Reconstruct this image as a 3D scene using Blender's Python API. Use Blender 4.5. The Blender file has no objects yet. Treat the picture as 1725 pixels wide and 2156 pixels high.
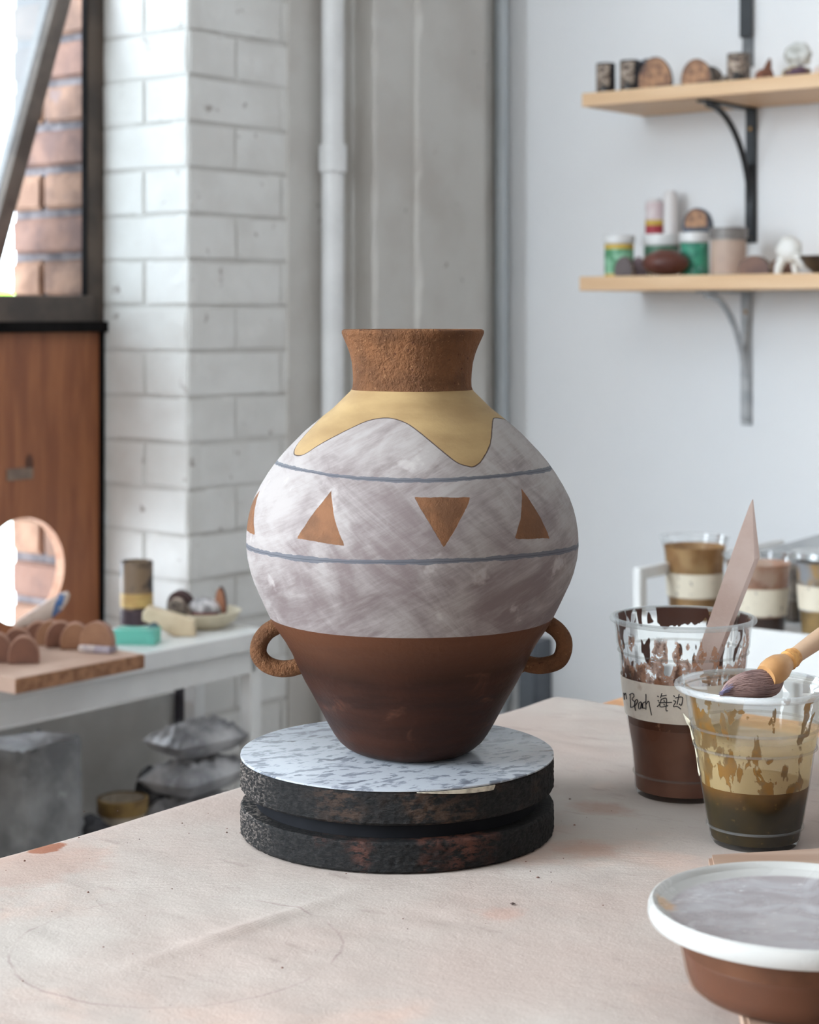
import bpy, bmesh, math, random
import numpy as np
from mathutils import Vector, Matrix

# ------------------------------------------------------------------ camera, light, exposure
S = bpy.context.scene
C = S.collection
F = 3950.0            # focal length in pixels of the 1725 x 2156 frame
CX, HY = 862.5, 665.0 # principal column and horizon row
ZC = 1.2              # camera height
cam_d = bpy.data.cameras.new('camera')
cam = bpy.data.objects.new('camera', cam_d); C.objects.link(cam)
cam.location = (0, 0, ZC); cam.rotation_euler = (math.pi/2, 0, 0)
cam_d.sensor_fit = 'VERTICAL'; cam_d.sensor_height = 36.0; cam_d.sensor_width = 28.8
cam_d.lens = 36.0*F/2156.0
cam_d.shift_y = -(1078.0-HY)/2156.0
cam_d.clip_start = 0.05
cam_d.dof.use_dof = True; cam_d.dof.focus_distance = 1.12; cam_d.dof.aperture_fstop = 12.5
S.camera = cam
S.view_settings.view_transform = 'Standard'; S.view_settings.look = 'None'
S.view_settings.gamma = 1.0; S.view_settings.use_curve_mapping = False
S.view_settings.exposure = 0.37

AL = math.radians(38.5)
AR = Vector((math.sin(AL), math.cos(AL)))     # along the window wall, away from the camera
BR = Vector((math.cos(AL), -math.sin(AL)))    # along the shelf wall, towards the camera's right
CORNER = Vector((0.167, 3.556))               # room corner
def W(x, y, z=0.0):                           # room coordinates -> world
    p = CORNER + BR*x + AR*y
    return Vector((p.x, p.y, z))
RZ = -AL

w = bpy.data.worlds.new('overcast_sky'); S.world = w; w.use_nodes = True
bg = w.node_tree.nodes['Background']
bg.inputs[0].default_value = (0.80, 0.90, 1.0, 1); bg.inputs[1].default_value = 10.5

def area(name, loc, direction, sx, sy, power, col, portal=False):
    l = bpy.data.lights.new(name, 'AREA'); l.shape = 'RECTANGLE'; l.size = sx; l.size_y = sy
    l.energy = power; l.color = col
    o = bpy.data.objects.new(name, l); C.objects.link(o); o.location = loc
    o.rotation_euler = Vector(direction).to_track_quat('-Z', 'Y').to_euler()
    if portal: l.cycles.is_portal = True
    return o
bx3 = Vector((BR.x, BR.y, 0)); ax3 = Vector((AR.x, AR.y, 0))
area('daylight_window_opening', W(-0.44, -1.51, 1.60), bx3, 1.4, 1.75, 10, (1, 1, 1), portal=True)
area('daylight_side_window', W(-0.02, -4.35, 1.85), bx3 + ax3*0.35 + Vector((0, 0, -0.1)), 1.8, 1.6, 200, (0.82, 0.915, 1.0))
area('rear_fill_lamp', W(3.2, -5.9, 1.9), ax3 + Vector((0, 0, -0.1)), 2.4, 1.6, 20, (1.0, 0.96, 0.91))  # added fill lamp behind the camera; the wall there has no window

# ------------------------------------------------------------------ helpers
def lin(c):
    return tuple(((v/255.0)/12.92 if v/255.0 <= 0.04045 else ((v/255.0+0.055)/1.055)**2.4) for v in c)
def col(c): return (*lin(c), 1.0)
def P(px, py, Y): return Vector(((px-CX)/F*Y, Y, ZC-(py-HY)/F*Y))
def ray(px, py): return Vector(((px-CX)/F, 1.0, -(py-HY)/F))
def hit(px, py, n, p0):
    d = ray(px, py); o = Vector((0, 0, ZC)); n = Vector(n)
    t = (Vector(p0)-o).dot(n)/d.dot(n)
    return o + d*t
def loc_of(p):                                # world -> room coordinates
    q = Vector((p.x, p.y)) - CORNER
    return Vector((q.dot(BR), q.dot(AR), p.z))
def hit_x(px, py, x): return loc_of(hit(px, py, bx3, W(x, 0)))   # plane parallel to the window wall
def hit_y(px, py, y): return loc_of(hit(px, py, ax3, W(0, y)))   # plane parallel to the shelf wall
def hit_z(px, py, z): return hit(px, py, (0, 0, 1), (0, 0, z))

class N:                                       # little node-graph builder
    def __init__(s, name):
        s.m = bpy.data.materials.new(name); s.m.use_nodes = True
        s.t = s.m.node_tree; s.t.nodes.clear()
        s.out = s.t.nodes.new('ShaderNodeOutputMaterial')
    def n(s, typ, **kw):
        nd = s.t.nodes.new(typ)
        for k, v in kw.items(): setattr(nd, k, v)
        return nd
    def set(s, sock, v):
        if isinstance(v, bpy.types.NodeSocket): s.t.links.new(v, sock)
        elif v is not None: sock.default_value = v
    def math(s, op, a, b=None, c=None, clamp=False):
        nd = s.n('ShaderNodeMath', operation=op, use_clamp=clamp)
        s.set(nd.inputs[0], a)
        if b is not None: s.set(nd.inputs[1], b)
        if c is not None: s.set(nd.inputs[2], c)
        return nd.outputs[0]
    def obj(s): return s.n('ShaderNodeTexCoord').outputs['Object']
    def mapped(s, scale=(1, 1, 1), rot=(0, 0, 0), vec=None, loc=(0, 0, 0)):
        mp = s.n('ShaderNodeMapping'); s.set(mp.inputs['Vector'], vec or s.obj())
        mp.inputs['Scale'].default_value = scale; mp.inputs['Rotation'].default_value = rot; mp.inputs['Location'].default_value = loc
        return mp.outputs[0]
    def noise(s, vec, scale, detail=4, rough=0.55, dist=0.0):
        nd = s.n('ShaderNodeTexNoise'); s.set(nd.inputs['Vector'], vec)
        nd.inputs['Scale'].default_value = scale; nd.inputs['Detail'].default_value = detail
        nd.inputs['Roughness'].default_value = rough; nd.inputs['Distortion'].default_value = dist
        return nd.outputs[0]
    def ramp(s, v, lo, hi, a=0.0, b=1.0):      # smooth remap
        nd = s.n('ShaderNodeMapRange', interpolation_type='SMOOTHSTEP'); s.set(nd.inputs[0], v)
        s.set(nd.inputs[1], lo); s.set(nd.inputs[2], hi); s.set(nd.inputs[3], a); s.set(nd.inputs[4], b)
        return nd.outputs[0]
    def mix(s, f, a, b):
        nd = s.n('ShaderNodeMix', data_type='RGBA'); s.set(nd.inputs[0], f)
        s.set(nd.inputs[6], a); s.set(nd.inputs[7], b); return nd.outputs[2]
    def bump(s, h, strength, dist=0.001, normal=None):
        nd = s.n('ShaderNodeBump'); nd.inputs['Strength'].default_value = strength
        nd.inputs['Distance'].default_value = dist; s.set(nd.inputs['Height'], h)
        if normal is not None: s.set(nd.inputs['Normal'], normal)
        return nd.outputs[0]
    def attr(s, name): return s.n('ShaderNodeAttribute', attribute_name=name).outputs['Fac']
    def bsdf(s, color, rough=0.6, normal=None, **kw):
        b = s.n('ShaderNodeBsdfPrincipled'); s.set(b.inputs['Base Color'], color); s.set(b.inputs['Roughness'], rough)
        if normal is not None: s.set(b.inputs['Normal'], normal)
        for k, v in kw.items(): s.set(b.inputs[k.replace('_', ' ')], v)
        return b.outputs[0]
    def done(s, sh): s.t.links.new(sh, s.out.inputs[0]); return s.m

def pm(name, c1, c2=None, scale=20, rough=0.6, bump=0.0, bscale=80, stretch=(1, 1, 1), lo=0.35, hi=0.65, metallic=0.0, c3=None, s3=60, t3=(0.6, 0.7), spec=None, bdist=0.001, rnd=False):
    g = N(name); v = g.mapped(stretch)
    if rnd:                                    # each copy gets its own patch of the pattern
        ad = g.n('ShaderNodeVectorMath', operation='MULTIPLY_ADD'); oi = g.n('ShaderNodeObjectInfo')
        g.set(ad.inputs[0], oi.outputs['Random']); ad.inputs[1].default_value = (13.0, 29.0, 7.0); g.set(ad.inputs[2], v); v = ad.outputs[0]
    c = col(c1)
    if c2 is not None: c = g.mix(g.ramp(g.noise(v, scale, 5), lo, hi), col(c1), col(c2))
    if c3 is not None: c = g.mix(g.ramp(g.noise(v, s3, 4), t3[0], t3[1]), c, col(c3))
    nm = g.bump(g.noise(v, bscale, 5), bump, bdist) if bump else None
    kw = dict(Metallic=metallic)
    if spec is not None: kw['Specular_IOR_Level'] = spec
    return g.done(g.bsdf(c, rough, nm, **kw))

def link(name, me, m, parent=None, smooth=False):
    o = bpy.data.objects.new(name, me); C.objects.link(o)
    if m is not None: me.materials.append(m)
    if parent is not None: o.parent = parent
    if smooth:
        me.polygons.foreach_set('use_smooth', [True]*len(me.polygons)); me.set_sharp_from_angle(angle=math.radians(38))
    return o
def raw(name, v, f, m, parent=None, smooth=False):
    me = bpy.data.meshes.new(name); me.from_pydata([tuple(p) for p in v], [], f); me.update()
    return link(name, me, m, parent, smooth)
def fin(name, bm, m, parent=None, smooth=False):
    bmesh.ops.recalc_face_normals(bm, faces=bm.faces)
    me = bpy.data.meshes.new(name); bm.to_mesh(me); bm.free()
    return link(name, me, m, parent, smooth)
def bx(bm, lo, hi, M=None):
    vs = [Vector((x, y, z)) for x in (lo[0], hi[0]) for y in (lo[1], hi[1]) for z in (lo[2], hi[2])]
    if M is not None: vs = [M @ v for v in vs]
    b = [bm.verts.new(v) for v in vs]
    for q in ((0, 1, 3, 2), (4, 6, 7, 5), (0, 4, 5, 1), (2, 3, 7, 6), (0, 2, 6, 4), (1, 5, 7, 3)): bm.faces.new([b[i] for i in q])
    return b
def boxo(name, lo, hi, m, parent=None, bev=0.0, seg=2, M=None):
    bm = bmesh.new(); bx(bm, lo, hi, M)
    if bev: bmesh.ops.bevel(bm, geom=bm.edges[:], offset=bev, segments=seg, affect='EDGES', profile=0.5)
    return fin(name, bm, m, parent)
def roomM(z=0): return Matrix.Translation(W(0, 0, z)) @ Matrix.Rotation(RZ, 4, 'Z')
RM = roomM()
def lathe(name, prof, m, parent=None, seg=64, a0=0.0, a1=2*math.pi, smooth=True, cap=False, wob=None, off=(0, 0)):
    full = abs(a1-a0-2*math.pi) < 1e-6
    n = seg if full else seg+1
    v = []; f = []
    for (r, z) in prof:
        for i in range(n):
            a = a0+(a1-a0)*i/seg
            rr = r*(1+(wob(a, z) if wob else 0))
            v.append((off[0]+rr*math.sin(a), off[1]-rr*math.cos(a), z))
    for j in range(len(prof)-1):
        for i in range(seg):
            i2 = (i+1) % n if full else i+1
            f.append((j*n+i, j*n+i2, (j+1)*n+i2, (j+1)*n+i))
    if cap:
        f.append(tuple(range(n-1, -1, -1))); f.append(tuple((len(prof)-1)*n+i for i in range(n)))
    return raw(name, v, f, m, parent, smooth)
def smoothpath(pts, k=6):
    pts = [Vector(p) for p in pts]; out = []
    for i in range(len(pts)-1):
        p0 = pts[max(i-1, 0)]; p1 = pts[i]; p2 = pts[i+1]; p3 = pts[min(i+2, len(pts)-1)]
        for j in range(k):
            t = j/k
            out.append(0.5*((2*p1)+(p2-p0)*t+(2*p0-5*p1+4*p2-p3)*t*t+(3*p1-p0-3*p2+p3)*t**3))
    out.append(pts[-1]); return out
def tube_geo(V, Fc, pts, rad, seg=10, flat=1.0, up=None):
    pts = [Vector(p) for p in pts]; base = len(V); n = len(pts)
    u = None
    for i, p in enumerate(pts):
        t = (pts[min(i+1, n-1)]-pts[max(i-1, 0)]).normalized()
        if u is None:
            ref = Vector(up) if up else (Vector((0, 0, 1)) if abs(t.z) < 0.9 else Vector((0, 1, 0)))
            u = (ref - t*ref.dot(t)).normalized()
        else: u = (u - t*u.dot(t)).normalized()
        b = t.cross(u); r = rad[i] if isinstance(rad, (list, tuple)) else rad
        for k in range(seg):
            a = 2*math.pi*k/seg
            V.append(p + u*math.cos(a)*r*flat + b*math.sin(a)*r)
    for i in range(n-1):
        for k in range(seg):
            k2 = (k+1) % seg
            Fc.append((base+i*seg+k, base+i*seg+k2, base+(i+1)*seg+k2, base+(i+1)*seg+k))
    Fc.append(tuple(base+k for k in range(seg-1, -1, -1))); Fc.append(tuple(base+(n-1)*seg+k for k in range(seg)))
def tube(name, pts, rad, m, parent=None, seg=10, flat=1.0, up=None, smooth=True):
    V = []; Fc = []; tube_geo(V, Fc, pts, rad, seg, flat, up)
    return raw(name, V, Fc, m, parent, smooth)
def extr(name, outline, t, m, parent=None, bev=0.0015, M=None):
    """outline in (x,z), extruded along y by +-t/2"""
    bm = bmesh.new()
    a = [bm.verts.new((x, -t/2, z)) for x, z in outline]; b = [bm.verts.new((x, t/2, z)) for x, z in outline]
    bm.faces.new(a); bm.faces.new(b[::-1]); n = len(a)
    for i in range(n): bm.faces.new((a[i], b[i], b[(i+1) % n], a[(i+1) % n]))
    bmesh.ops.recalc_face_normals(bm, faces=bm.faces)
    if bev:
        es = [e for e in bm.edges if abs(e.verts[0].co.y-e.verts[1].co.y) < 1e-9]
        bmesh.ops.bevel(bm, geom=es, offset=bev, segments=2, affect='EDGES', profile=0.5)
    if M is not None: bm.transform(M)
    return fin(name, bm, m, parent)
def blob(name, sx, sy, sz, m, parent=None, seed=0, amp=0.15, sub=3, flat=None, M=None, fr=2.0):
    from mathutils import noise
    bm = bmesh.new(); bmesh.ops.create_icosphere(bm, subdivisions=sub, radius=1)
    for v in bm.verts:
        k = 1+amp*noise.fractal(v.co*fr+Vector((seed*7.3, seed*3.1, seed)), 1.0, 2.0, 3)
        v.co = Vector((v.co.x*sx*k, v.co.y*sy*k, v.co.z*sz*k))
        if flat is not None and v.co.z < -flat: v.co.z = -flat
    zmin = min(v.co.z for v in bm.verts)
    for v in bm.verts: v.co.z -= zmin
    if M is not None: bm.transform(M)
    return fin(name, bm, m, parent, True)
def thing(name, label, cat, loc=(0, 0, 0), rotz=0.0, group=None):
    o = bpy.data.objects.new(name, None); C.objects.link(o); o.empty_display_size = 0.02
    o.location = loc; o.rotation_euler = (0, 0, rotz); o['label'] = label; o['category'] = cat
    if group: o['group'] = group
    return o
def tag(o, label, cat, group=None):
    o['label'] = label; o['category'] = cat
    if group: o['group'] = group
    return o
def struct(o): o['kind'] = 'structure'; return o
random.seed(4)

# ------------------------------------------------------------------ materials of the setting
M_paint = pm('white_wall_paint', (232, 230, 226), (222, 220, 217), 3, 0.55, 0.15, 40)
M_brickpaint = pm('painted_brick', (232, 231, 228), (222, 220, 216), 9, 0.5, 0.6, 34, bdist=0.004, c3=(168, 160, 154), s3=30, t3=(0.66, 0.74), rnd=True)
M_mortarpaint = pm('painted_mortar', (216, 214, 210), (200, 197, 192), 8, 0.65, 0.4, 50, bdist=0.002)
M_plaster = pm('painted_plaster', (208, 205, 200), (197, 192, 186), 6, 0.6, 0.5, 22, bdist=0.003, c3=(140, 134, 128), s3=30, t3=(0.70, 0.76))
M_dry = pm('drywall_paint', (242, 243, 245), (238, 240, 243), 2, 0.6, 0.05, 60)
M_floor = pm('concrete_floor', (120, 112, 105), (96, 90, 86), 4, 0.6, 0.2, 30)
M_redmortar = pm('grey_mortar', (112, 106, 108), (80, 76, 80), 30, 0.9, 0.8, 90, bdist=0.004)
redb = [pm('raw_brick_a', (130, 101, 84), (98, 75, 64), 18, 0.9, 0.6, 90, bdist=0.003, rnd=True, c3=(110, 92, 88), s3=22, t3=(0.62, 0.72)),
        pm('raw_brick_b', (142, 112, 92), (116, 88, 72), 16, 0.9, 0.6, 90, bdist=0.003, rnd=True),
        pm('raw_brick_c', (116, 88, 76), (92, 70, 64), 18, 0.9, 0.6, 90, bdist=0.003, rnd=True)]
M_frame = pm('brown_window_paint', (92, 78, 68), (66, 56, 50), 12, 0.5, 0.2, 50)
M_black = pm('black_rubber_seal', (20, 19, 19), (30, 28, 28), 20, 0.9, spec=0.05)
M_white = pm('white_enamel', (236, 236, 234), (226, 226, 225), 8, 0.35, 0.03, 60)
M_pipe = pm('white_pipe_paint', (234, 234, 234), (222, 222, 222), 10, 0.35, 0.1, 40)

# ------------------------------------------------------------------ room shell
O1 = (-2.2, -0.82, 0.62, 2.5); O2 = (-5.3, -3.4, 0.9, 2.7)   # window openings: y0, y1, z0, z1
TH = 0.405; HT = 3.2
bm = bmesh.new()
ys = [-6.3, O2[0], O2[1], O1[0], O1[1], 0.43]
bx(bm, (-TH, ys[0], 0), (0, ys[1], HT), RM); bx(bm, (-TH, ys[2], 0), (0, ys[3], HT), RM); bx(bm, (-TH, ys[4], 0), (0, ys[5], HT), RM)
for o in (O1, O2):
    bx(bm, (-TH, o[0], 0), (0, o[1], o[2]), RM); bx(bm, (-TH, o[0], o[3]), (0, o[1], HT), RM)
wall_left = struct(fin('wall_left', bm, M_mortarpaint))
wall_back = struct(boxo('wall_back', (0, 0, 0), (5.2, 0.2, HT), M_dry, M=RM))
M_dim = pm('grey_wall_paint', (120, 116, 112), (112, 108, 105), 3, 0.7)
wall_front = struct(boxo('wall_front', (-TH, -6.3, 0), (5.2, -6.1, HT), M_dim, M=RM))
wall_right = struct(boxo('wall_right', (5.2, -6.3, 0), (5.4, 0.2, HT), M_dim, M=RM))
floor = struct(boxo('floor', (-TH, -6.3, -0.1), (5.4, 0.43, 0), M_floor, M=RM))
ceiling = struct(boxo('ceiling', (-TH, -6.3, HT), (5.4, 0.43, HT+0.1), M_paint, M=RM))

def brick_mesh(lx, ly, lz, seed, bev=0.0028):
    from mathutils import noise
    bm = bmesh.new(); bx(bm, (-lx/2, -ly/2, -lz/2), (lx/2, ly/2, lz/2))
    bmesh.ops.subdivide_edges(bm, edges=bm.edges[:], cuts=1, use_grid_fill=True)
    rr = random.Random(seed)
    for v in bm.verts: v.co += Vector((rr.uniform(-1, 1), rr.uniform(-1, 1), rr.uniform(-1, 1)))*0.0009
    es = [e for e in bm.edges if len(e.link_faces) == 2 and e.calc_face_angle() > 0.8]
    bmesh.ops.bevel(bm, geom=es, offset=bev, segments=2, affect='EDGES')
    bmesh.ops.recalc_face_normals(bm, faces=bm.faces)
    me = bpy.data.meshes.new('brick'); bm.to_mesh(me); bm.free()
    return me
def bricks(parent, spots, mats, lx, ly, lz, bev=0.0028):
    meshes = {}
    for k, (x, y, z, L, ax) in enumerate(spots):
        key = (L, ax, k % 3)
        if key not in meshes:
            me = brick_mesh(L if ax == 'x' else lx, L if ax == 'y' else ly, lz, len(meshes)+11, bev)
            me.materials.append(mats[k % len(mats)]); meshes[key] = me
        o = bpy.data.objects.new('brick', meshes[key]); C.objects.link(o); o.parent = parent
        o.location = W(x, y, z)+Vector([random.uniform(-.0006, .0006) for _ in range(3)]); o.rotation_euler = (random.uniform(-.006, .006), random.uniform(-.006, .006), RZ+random.uniform(-.004, .004))
        if len(mats) > 1: pass
PITCH = 0.0716; Z0 = ZC-(61-HY)/F*2.914 - 28*PITCH
jy = O1[1]; fr_x = -0.190                       # jamb plane, window frame depth
spots = []
for k in range(36):
    z = Z0 + (k+0.5)*PITCH
    if z < 0.05 or z > 2.45: continue
    odd = (k % 2 == 0)
    if z > O1[2]:                              # window jamb, painted (inside) part
        if odd: spots += [(-0.046, jy+0.0125, z, 0.0965, 'x'), (-0.148, jy+0.0125, z, 0.102, 'x')]
        else: spots += [(-0.1, jy+0.0125, z, 0.199, 'x')]
    # room face of the wall beside the window
    if not odd: spots += [(-0.0128, jy+0.051, z, 0.104, 'y'), (-0.0128, jy+0.2035, z, 0.200, 'y')]
    else: spots += [(-0.0128, jy+0.1045, z, 0.211, 'y'), (-0.0128, jy+0.2615, z, 0.102, 'y')]
bricks(wall_left, spots, [M_brickpaint], 0.03, 0.03, PITCH-0.0022)
# raw brick jamb beyond the frame
bm = bmesh.new(); bx(bm, (-0.408, jy-0.004, O1[2]), (-0.206, jy+0.004, O1[3]), RM)
struct(fin('trim_1', bm, M_redmortar))
rspots = []
for k in range(36):
    z = Z0 + (k+0.5)*PITCH + 0.01
    if z < O1[2]+0.03 or z > 2.45: continue
    if k % 2 == 0: rspots += [(-0.268, jy, z, 0.114, 'x'), (-0.368, jy, z, 0.076, 'x')]
    else: rspots += [(-0.309, jy, z, 0.194, 'x')]
for j in range(3): bricks(wall_left, rspots[j::3], [redb[j]], 0.03, 0.03, PITCH-0.014, 0.005)

# plastered wall from the brick to the corner, boxed pilaster, ragged seam
ya = hit_x(602, 300, 0).y; yb = hit_x(735, 300, 0).y
struct(boxo('wall_left_plaster', (-0.01, ya, 0), (0.006, 0.0, HT), M_plaster, M=RM)).name = 'trim_2'
dp = 0.058
yc_ = hit_x(1012, 300, dp).y
def ragged(x0, x1, y0, y1, seed, amp):
    bm = bmesh.new(); n = 130; rr = random.Random(seed); ring = []
    for k in range(n+1):
        z = HT*k/n; e = amp*(rr.random()**2)
        ring.append([bm.verts.new(RM @ Vector(p)) for p in ((x0, y0, z), (x1-e, y0, z), (x1, y0+e*1.2, z), (x1, y1, z), (x0, y1, z))])
    for k in range(n):
        for i in range(5): bm.faces.new((ring[k][i], ring[k][(i+1) % 5], ring[k+1][(i+1) % 5], ring[k+1][i]))
    bm.faces.new(ring[0]); bm.faces.new(ring[-1]); return bm
struct(fin('trim_3', ragged(0.0, dp, yb, yc_, 3, 0.007), M_plaster))
ys_ = hit_x(872, 300, dp).y
struct(fin('trim_4', ragged(dp-0.004, dp+0.010, ys_, yc_, 8, 0.012), M_plaster))

# exposed pipes
def vpipe(name, label, x, y, r, m, joints):
    t = thing(name, label, 'pipe', W(x, y, 0), RZ)
    lathe('pipe_run', [(r, 0.0), (r, HT-0.001)], m, t, 32)
    for z in joints:
        lathe('coupling', [(r, z-0.024), (r+0.005, z-0.022), (r+0.005, z+0.022), (r, z+0.024)], m, t, 32)
    return t
pp = hit_x(701, 334, 0.034)
vpipe('water_pipe', 'white painted vertical pipe with a coupling on the left wall', 0.034, pp.y, 0.0185, M_pipe, [pp.z, pp.z-1.1])
M_galv = pm('galvanised_steel', (212, 220, 226), (190, 198, 204), 30, 0.4, 0.05, 60, stretch=(1, 1, 0.1), metallic=0.1)
gp = hit_y(1056, 400, -0.022)
struct(boxo('trim_5', (0.004, yc_-0.01, 0), (gp.x-0.0135, -0.001, HT), M_plaster, M=RM))
vpipe('conduit_pipe', 'grey steel conduit running up the room corner beside the white wall', gp.x, -0.022, 0.0125, M_galv, [0.5])

# ------------------------------------------------------------------ window
win = struct(bpy.data.objects.new('window_1', None)); C.objects.link(win)
y0, y1 = O1[0], O1[1]
zs = ZC-0.020                                  # underside of the sash opening rail
boxo('stile', (-0.202, y1-0.036, zs), (fr_x, y1, O1[3]), M_frame, win, 0.003, M=RM)
boxo('seal', (-0.2035, y1-0.038, zs+0.04), (-0.192, y1-0.0362, O1[3]), M_black, win, M=RM)
boxo('stile', (-0.258, y0, zs), (fr_x, y0+0.046, O1[3]), M_frame, win, 0.003, M=RM)
boxo('bottom_rail', (-0.262, y0+0.046, zs+0.006), (fr_x+0.008, y1-0.030, zs+0.052), M_frame, win, 0.003, M=RM)
boxo('seal', (-0.2, y0, zs-0.006), (fr_x+0.012, y1-0.004, zs+0.011), M_black, win, M=RM)
boxo('top_rail', (-0.258, y0+0.046, O1[3]-0.05), (fr_x, y1-0.046, O1[3]), M_frame, win, 0.003, M=RM)
# tilted sash: hinged at the top, its foot pushed outwards
sy = y1-0.075
a = hit_y(136, 0, sy); b = hit_y(-2, 520, sy)
d = (b-a).normalized(); top = a - d*((a.z-2.42)/d.z) if False else a + d*((2.40-a.z)/d.z); foot = a + d*0.80
perp = Vector((-d.z, 0, d.x)); perp = perp if perp.x > 0 else -perp
def barM(p, q): return None
def slab(name, p, q, wdt, yA, yB, m, parent):
    V = []
    for pt in (p, q):
        for s in (-1, 1):
            for yy in (yA, yB):
                v = pt + perp*(s*wdt/2); V.append(W(v.x, yy, v.z))
    return raw(name, V, [(0, 1, 3, 2), (4, 6, 7, 5), (0, 4, 5, 1), (2, 3, 7, 6), (0, 2, 6, 4), (1, 5, 7, 3)], m, parent)
M_sash = pm('weathered_sash_paint', (128, 116, 108), (98, 88, 82), 14, 0.6, 0.3, 50)
sash = slab('sash_stile', top, foot, 0.032, sy-0.03, sy, M_sash, win)
slab('sash_stile', top, foot, 0.032, y0+0.07, y0+0.10, M_sash, win)
slab('sash_rail', foot-d*0.03, foot, 0.03, y0+0.10, sy-0.03, M_sash, win)
slab('sash_rail', top, top+d*0.03, 0.03, y0+0.10, sy-0.03, M_sash, win)
g = N('dusty_window_glass')
mx = g.n('ShaderNodeMixShader'); tr = g.n('ShaderNodeBsdfTransparent'); tr.inputs[0].default_value = (0.93, 0.96, 0.96, 1)
tl = g.n('ShaderNodeBsdfTranslucent'); tl.inputs[0].default_value = (0.17, 0.17, 0.172, 1)
g.set(mx.inputs[0], g.ramp(g.noise(g.mapped(), 6), 0.3, 0.7, 0.50, 0.62)); g.t.links.new(tr.outputs[0], mx.inputs[1]); g.t.links.new(tl.outputs[0], mx.inputs[2])
M_dusty = g.done(mx.outputs[0])
slab('glass_pane', top+d*0.03, foot-d*0.03, 0.004, y0+0.10, sy-0.03, M_dusty, win)

# other window (out of frame) so that the daylight there has an opening
w2 = struct(bpy.data.objects.new('window_2', None)); C.objects.link(w2)
boxo('stile', (-0.258, O2[1]-0.05, O2[2]), (fr_x, O2[1], O2[3]), M_frame, w2, M=RM)
boxo('stile', (-0.258, O2[0], O2[2]), (fr_x, O2[0]+0.05, O2[3]), M_frame, w2, M=RM)
boxo('rail', (-0.258, O2[0]+.05, O2[2]), (fr_x, O2[1]-.05, O2[2]+0.05), M_frame, w2, M=RM)

# plywood infill panel with the round hole
g = N('stained_plywood')
v = g.mapped((14, 14, 1.6)); nz = g.noise(v, 3.0, 6, 0.6, 0.8)
c = g.mix(g.ramp(nz, 0.3, 0.7), col((168, 106, 68)), col((138, 82, 54)))
c = g.mix(g.ramp(g.noise(g.mapped((1, 1, 0.4)), 5, 3), 0.5, 0.75, 0, 0.6), c, col((124, 72, 48)))
vo = g.n('ShaderNodeTexVoronoi'); g.set(vo.inputs['Vector'], g.mapped((1, 1, 0.6))); vo.inputs['Scale'].default_value = 8.5
c = g.mix(g.ramp(vo.outputs['Distance'], 0.05, 0.10, 0.85, 0.0), c, col((70, 36, 24)))
M_ply = g.done(g.bsdf(c, 0.55, g.bump(nz, 0.15)))
M_plyedge = pm('cut_plywood_edge', (176, 136, 112), (156, 112, 88), 60, 0.8, 0.3, 90)
pw_t = thing('plywood_panel', 'brown plywood panel with a round hole under the window', 'panel', W(fr_x-0.001, 0, 0), RZ)
hc = hit_x(50, 1203, fr_x); HR = 0.083
zl, zh = O1[2]+0.012, zs-0.005; py0, py1 = O1[0]+0.012, hit_x(238, 1000, fr_x).y
py1 = min(py1, jy-0.011)
def ring_panel(m, parent):
    n = 72; V = []; Fc = []
    for yy in (0.0, -0.02):
        for k in range(n):
            a = 2*math.pi*k/n; ca, sa = math.cos(a), math.sin(a)
            V.append((yy, hc.y+HR*ca, hc.z+HR*sa))
            t = 1e9
            if ca > 1e-6: t = min(t, (py1-hc.y)/ca)
            if ca < -1e-6: t = min(t, (py0-hc.y)/ca)
            if sa > 1e-6: t = min(t, (zh-hc.z)/sa)
            if sa < -1e-6: t = min(t, (zl-hc.z)/sa)
            V.append((yy, hc.y+t*ca, hc.z+t*sa))
    # snap nearest outline points to the corners
    for (cy, cz) in ((py0, zl), (py0, zh), (py1, zl), (py1, zh)):
        k = min(range(n), key=lambda k: (V[2*k+1][1]-cy)**2+(V[2*k+1][2]-cz)**2)
        V[2*k+1] = (0.0, cy, cz); V[2*n+2*k+1] = (-0.02, cy, cz)
    for k in range(n):
        k2 = (k+1) % n; A = 2*n
        Fc += [(2*k, 2*k+1, 2*k2+1, 2*k2), (A+2*k, A+2*k2, A+2*k2+1, A+2*k+1), (2*k+1, A+2*k+1, A+2*k2+1, 2*k2+1)]
    raw('board', V, Fc, m, parent)
    V2 = []
    for yy in (0.0, -0.02):
        for k in range(n):
            a = 2*math.pi*k/n; V2.append((yy, hc.y+HR*math.cos(a), hc.z+HR*math.sin(a)))
    raw('hole_edge', V2, [(k, n+k, n+(k+1) % n, (k+1) % n) for k in range(n)], M_plyedge, parent, True)
ring_panel(M_ply, pw_t)
gp_ = hit_x(42, 998, fr_x)
boxo('patch', (0.0, gp_.y-0.026, gp_.z-0.009), (0.002, gp_.y+0.026, gp_.z+0.009), pm('grey_tape', (140, 120, 104), (120, 100, 88), 40), pw_t, 0.0008, 1)
boxo('edge_strip', (-0.004, py1-0.001, zl), (0.006, jy-0.006, zh), M_black, pw_t)

# outside: pale yard and a hedge
struct(boxo('floor_outside', (-14, -9, 0.15), (-0.44, 4, 0.2), pm('pale_paving', (225, 225, 222), (210, 210, 208), 3), M=RM)).name = 'floor_outside'
M_hedge = pm('hedge_leaves', (150, 190, 60), (110, 150, 40), 30, 0.7, 0.5, 60)
hp = hit_x(-10, 620, -6.0)
hd = thing('hedge', 'bright green hedge seen outside through the window', 'hedge', W(hp.x, hp.y-0.4, 0.2), RZ)
blob('foliage', 0.5, 1.3, 0.55, M_hedge, hd, 3, 0.3, 4, fr=5)

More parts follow.
